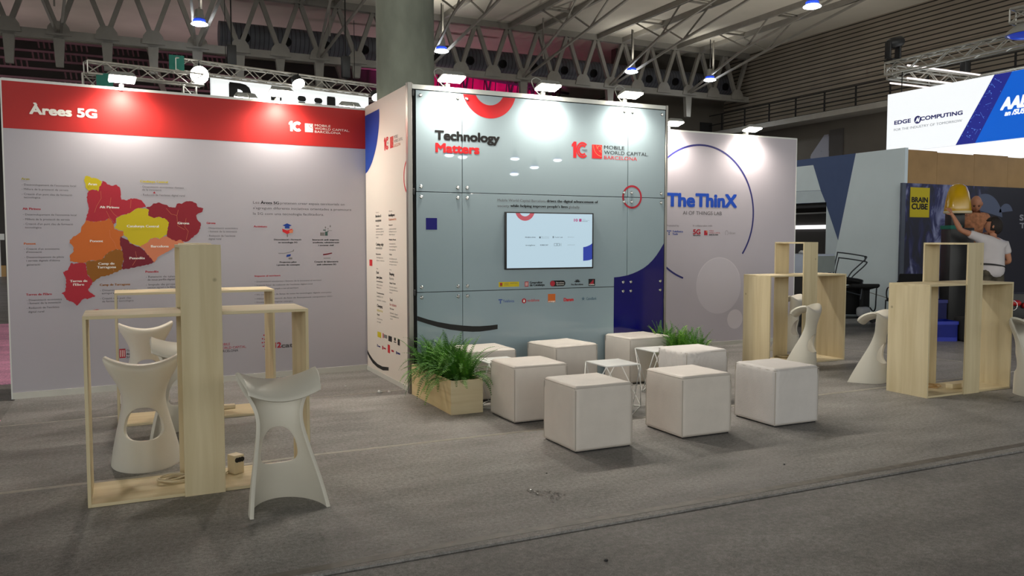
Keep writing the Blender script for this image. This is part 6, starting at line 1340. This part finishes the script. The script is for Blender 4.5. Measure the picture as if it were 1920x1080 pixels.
def trousers(root, m, pelvis, legs, name='trousers'):
    J = []; B = []
    def j(p_, r, par=None):
        J.append((*p_, r)); i = len(J) - 1
        if par is not None: B.append((par, i))
        return i
    P_ = Vector(pelvis); iw = j(P_ + Vector((0, 0, .13)), (.150, .105)); i0 = j(P_ + Vector((0, 0, .01)), (.168, .125), iw)
    for hip, kn, an, toe in legs:
        a = j(hip, .105, i0); b = j(Vector(hip).lerp(Vector(kn), .5), .09, a); c = j(kn, .074, b); d_ = j(Vector(kn).lerp(Vector(an), .45), .072, c); j(Vector(kn).lerp(Vector(an), .93), .062, d_)
    return skin(name, J, B, m, root, 2, 0)
def shoes(root, legs, m):
    for hip, kn, an, toe in legs:
        J = [(an[0], an[1] + .0, an[2] - .02, (.05, .045)), (*(Vector(an).lerp(Vector(toe), .55) - Vector((0, 0, .02))), (.052, .045)), (toe[0], toe[1], toe[2], (.048, .034))]
        skin('shoe', J, [(0, 1), (1, 2)], m, root, 2, 0)
# man in a white T-shirt, back to the viewer, reaching up to the dome
ma = thing('person', 'person in white T-shirt and camouflage trousers seen from behind, reaching up to the yellow dome', 'person', (12.17, 8.19, -.012), R(-25.54))
legs = (((-.10, 0, .93), (-.12, .04, .50), (-.13, 0, .09), (-.14, .17, .035)), ((.10, 0, .93), (.12, .03, .50), (.13, -.02, .09), (.15, .15, .035)))
A = dict(pelvis=(0, 0, .98), chest=(.01, .02, 1.34), neck=(.03, .05, 1.545), shL=(-.16, .06, 1.535), elL=(-.47, .06, 1.66), haL=(-.56, .12, 1.88), shR=(.19, .01, 1.44), elR=(.255, -.03, 1.17), haR=(.12, .22, 1.12))
person(ma, A['pelvis'], A['chest'], A['neck'], (.06, .085, 1.725), .118, (-.75, .62, .1), A['shL'], A['elL'], A['haL'], A['shR'], A['elR'], A['haR'], legs)
shirt(ma, M['tshirt'], A['pelvis'], A['chest'], A['neck'], A['shL'], A['elL'], A['shR'], A['elR'], hem=-.16)
trousers(ma, M['camo'], A['pelvis'], legs); shoes(ma, legs, M['black'])
bm = bmesh.new(); tube(bm, [(.195 * cos(a), .145 * sin(a), 1.105 + .035 * cos(a + 2.6)) for a in [k / 24 * 2 * pi for k in range(24)]], .012, 6, closed=True); link('waist_strap', bm, M['black'], ma, True)
bm = bmesh.new(); bmesh.ops.create_uvsphere(bm, u_segments=28, v_segments=20, radius=1)
hc = Vector((.06, .085, 1.725)); fdir = Vector((-.75, .62, .1)).normalized(); sdir = fdir.cross(Vector((0, 0, 1))).normalized(); udir = sdir.cross(fdir)
kill = []
for v in bm.verts:
    x, y, z = v.co; kk = 1 + .06 * noise.noise(v.co * 4)
    if (y > .35 and z < .35) or (z < -.55 and y > -.2): kill.append(v)
    v.co = hc + (sdir * x * .84 + fdir * y * 1.06 + udir * z * 1.27) * .120 * kk
bmesh.ops.delete(bm, geom=kill, context='VERTS'); o = link('hair', bm, M['hair'], ma, True); o.modifiers.new('thickness', 'SOLIDIFY').thickness = .02
# bald man in the orange patterned shirt on the ladder, leaning to the dome
mb = thing('person', 'bald person in orange patterned shirt bending over the exhibit stand beside the yellow dome', 'person', (12.93, 9.10, .46), R(-25.54))
legsb = (((-.10, .02, .90), (-.12, -.02, .48), (-.12, .02, .09), (-.13, -.12, .035)), ((.10, .02, .90), (.12, -.02, .48), (.13, .02, .09), (.14, -.12, .035)))
Bd = dict(pelvis=(.02, .04, .95), chest=(.0, -.05, 1.27), neck=(.0, -.12, 1.47), shL=(-.20, -.10, 1.41), elL=(-.36, -.20, 1.24), haL=(-.30, -.32, 1.38), shR=(.20, -.08, 1.42), elR=(.30, -.18, 1.18), haR=(.10, -.38, 1.14))
person(mb, Bd['pelvis'], Bd['chest'], Bd['neck'], (-.01, -.165, 1.635), .118, (-.35, -.75, -.45), Bd['shL'], Bd['elL'], Bd['haL'], Bd['shR'], Bd['elR'], Bd['haR'], legsb)
shirt(mb, M['orange_shirt'], Bd['pelvis'], Bd['chest'], Bd['neck'], Bd['shL'], Bd['elL'], Bd['shR'], Bd['elR'], hem=-.06, fr=.8)
trousers(mb, M['black_trousers'], Bd['pelvis'], legsb); shoes(mb, legsb, M['black'])
def face_parts(root, c, r, face):
    f = Vector(face).normalized(); s = f.cross(Vector((0, 0, 1))).normalized(); u = s.cross(f); c = Vector(c)
    for sg in (-1, 1):
        bm = bmesh.new(); bmesh.ops.create_uvsphere(bm, u_segments=10, v_segments=8, radius=1)
        for v in bm.verts: v.co = c + s * (sg * .30 * r + v.co.x * r * .12) + f * (.82 * r + v.co.y * r * .10) + u * (.02 * r + v.co.z * r * .07)
        link('eye', bm, M['black'], root, True)
        bm = bmesh.new(); tube(bm, [c + s * sg * r * k + f * r * (.93 - .18 * k) + u * r * z for k, z in ((.14, .17), (.30, .21), (.46, .17))], .004, 6); link('eyebrow', bm, M['hair'], root, True)
    bm = bmesh.new(); tube(bm, [c + s * r * k + f * r * (.86 - .2 * abs(k)) - u * r * .58 for k in (-.22, 0, .22)], .005, 6); link('mouth', bm, mat('lip_tone', srgb(140, 76, 66), .5, var=.05), root, True)
face_parts(mb, (-.01, -.165, 1.635), .118, (-.35, -.75, -.45))
# magenta stage lamps of the far hall
for x, y in ((-6, 36), (3, 36), (12, 34)):
    t = thing('stage_lamp', 'far magenta stage lamp hidden under the far roof bay', 'lamp', (x, y, 5.0), 0, 'magenta stage lamps of the far hall')
    bm = bmesh.new(); lathe(bm, [(.08, -.3), (.12, -.1), (.13, 0)], 16); link('housing', bm, M['black'], t, True, 40)
    bm = bmesh.new(); lathe(bm, [(.12, .0), (.11, .01), (.01, .015)], 16); link('lens', bm, mat('magenta_lens', (.9, .2, .6), .3, emit=6, ecol=(1, .25, .6, 1)), t, True)
    bm = bmesh.new(); tube(bm, [(0, 0, -.3), (0, 0, -5.01)], .03, 8); link('pole', bm, M['black'], t)
    ld = bpy.data.lights.new('stage_light', 'SPOT'); ld.energy = 170; ld.color = (1, .66, .78); ld.spot_size = R(130); ld.spot_blend = 1; ld.shadow_soft_size = .1
    lo = bpy.data.objects.new('stage_light', ld); COL.objects.link(lo); lo.parent = t; lo.rotation_euler = (pi, 0, 0); lo.location = (0, 0, .06)
t = thing('stage_lamp', 'far magenta stage lamp aimed at the glowing stage cloth', 'lamp', (16.8, 34.5, 4.0), 0, 'magenta stage lamps of the far hall')
bm = bmesh.new(); lathe(bm, [(.08, -.3), (.12, -.1), (.13, 0)], 16); link('housing', bm, M['black'], t, True, 40)
bm = bmesh.new(); tube(bm, [(0, 0, -.3), (0, 0, -4.01)], .03, 8); link('pole', bm, M['black'], t)
ld = bpy.data.lights.new('stage_light', 'SPOT'); ld.energy = 4200; ld.color = (1, .10, .52); ld.spot_size = R(75); ld.spot_blend = .6; ld.shadow_soft_size = .1
lo = bpy.data.objects.new('stage_light', ld); COL.objects.link(lo); lo.parent = t; lo.rotation_euler = (R(90 + 48), 0, 0); lo.location = (0, .1, .1)
# white uplighters added unseen behind the walls to brighten the ceiling
for x, y, lb in ((1.0, 15.0, 'added white uplighter hidden behind the map wall'), (9.5, 17.0, 'added white uplighter hidden behind the glass wall'), (-2.0, 34.0, 'added white uplighter in the far bay behind the map wall'), (19.0, 20.5, 'added white uplighter hidden behind the white and blue wall')):
    t = thing('fill_uplighter', lb, 'lamp', (x, y, -.012), 0, 'added white uplighters for the ceiling')
    bm = bmesh.new(); lathe(bm, [(.14, 0), (.14, .04), (.1, .06), (.13, .30)], 18); link('housing', bm, M['black'], t, True, 40)
    bm = bmesh.new(); lathe(bm, [(.12, .30), (.11, .31), (.01, .315)], 18); link('lens', bm, M['lens_spot'], t, True)
    ld = bpy.data.lights.new('fill_light', 'SPOT'); ld.energy = UP_W * (.3 if y > 30 else 1); ld.color = (1, .95, .86); ld.spot_size = R(135); ld.spot_blend = 1; ld.shadow_soft_size = .12
    lo = bpy.data.objects.new('fill_light', ld); COL.objects.link(lo); lo.parent = t; lo.rotation_euler = (pi, 0, 0); lo.location = (0, 0, .36)
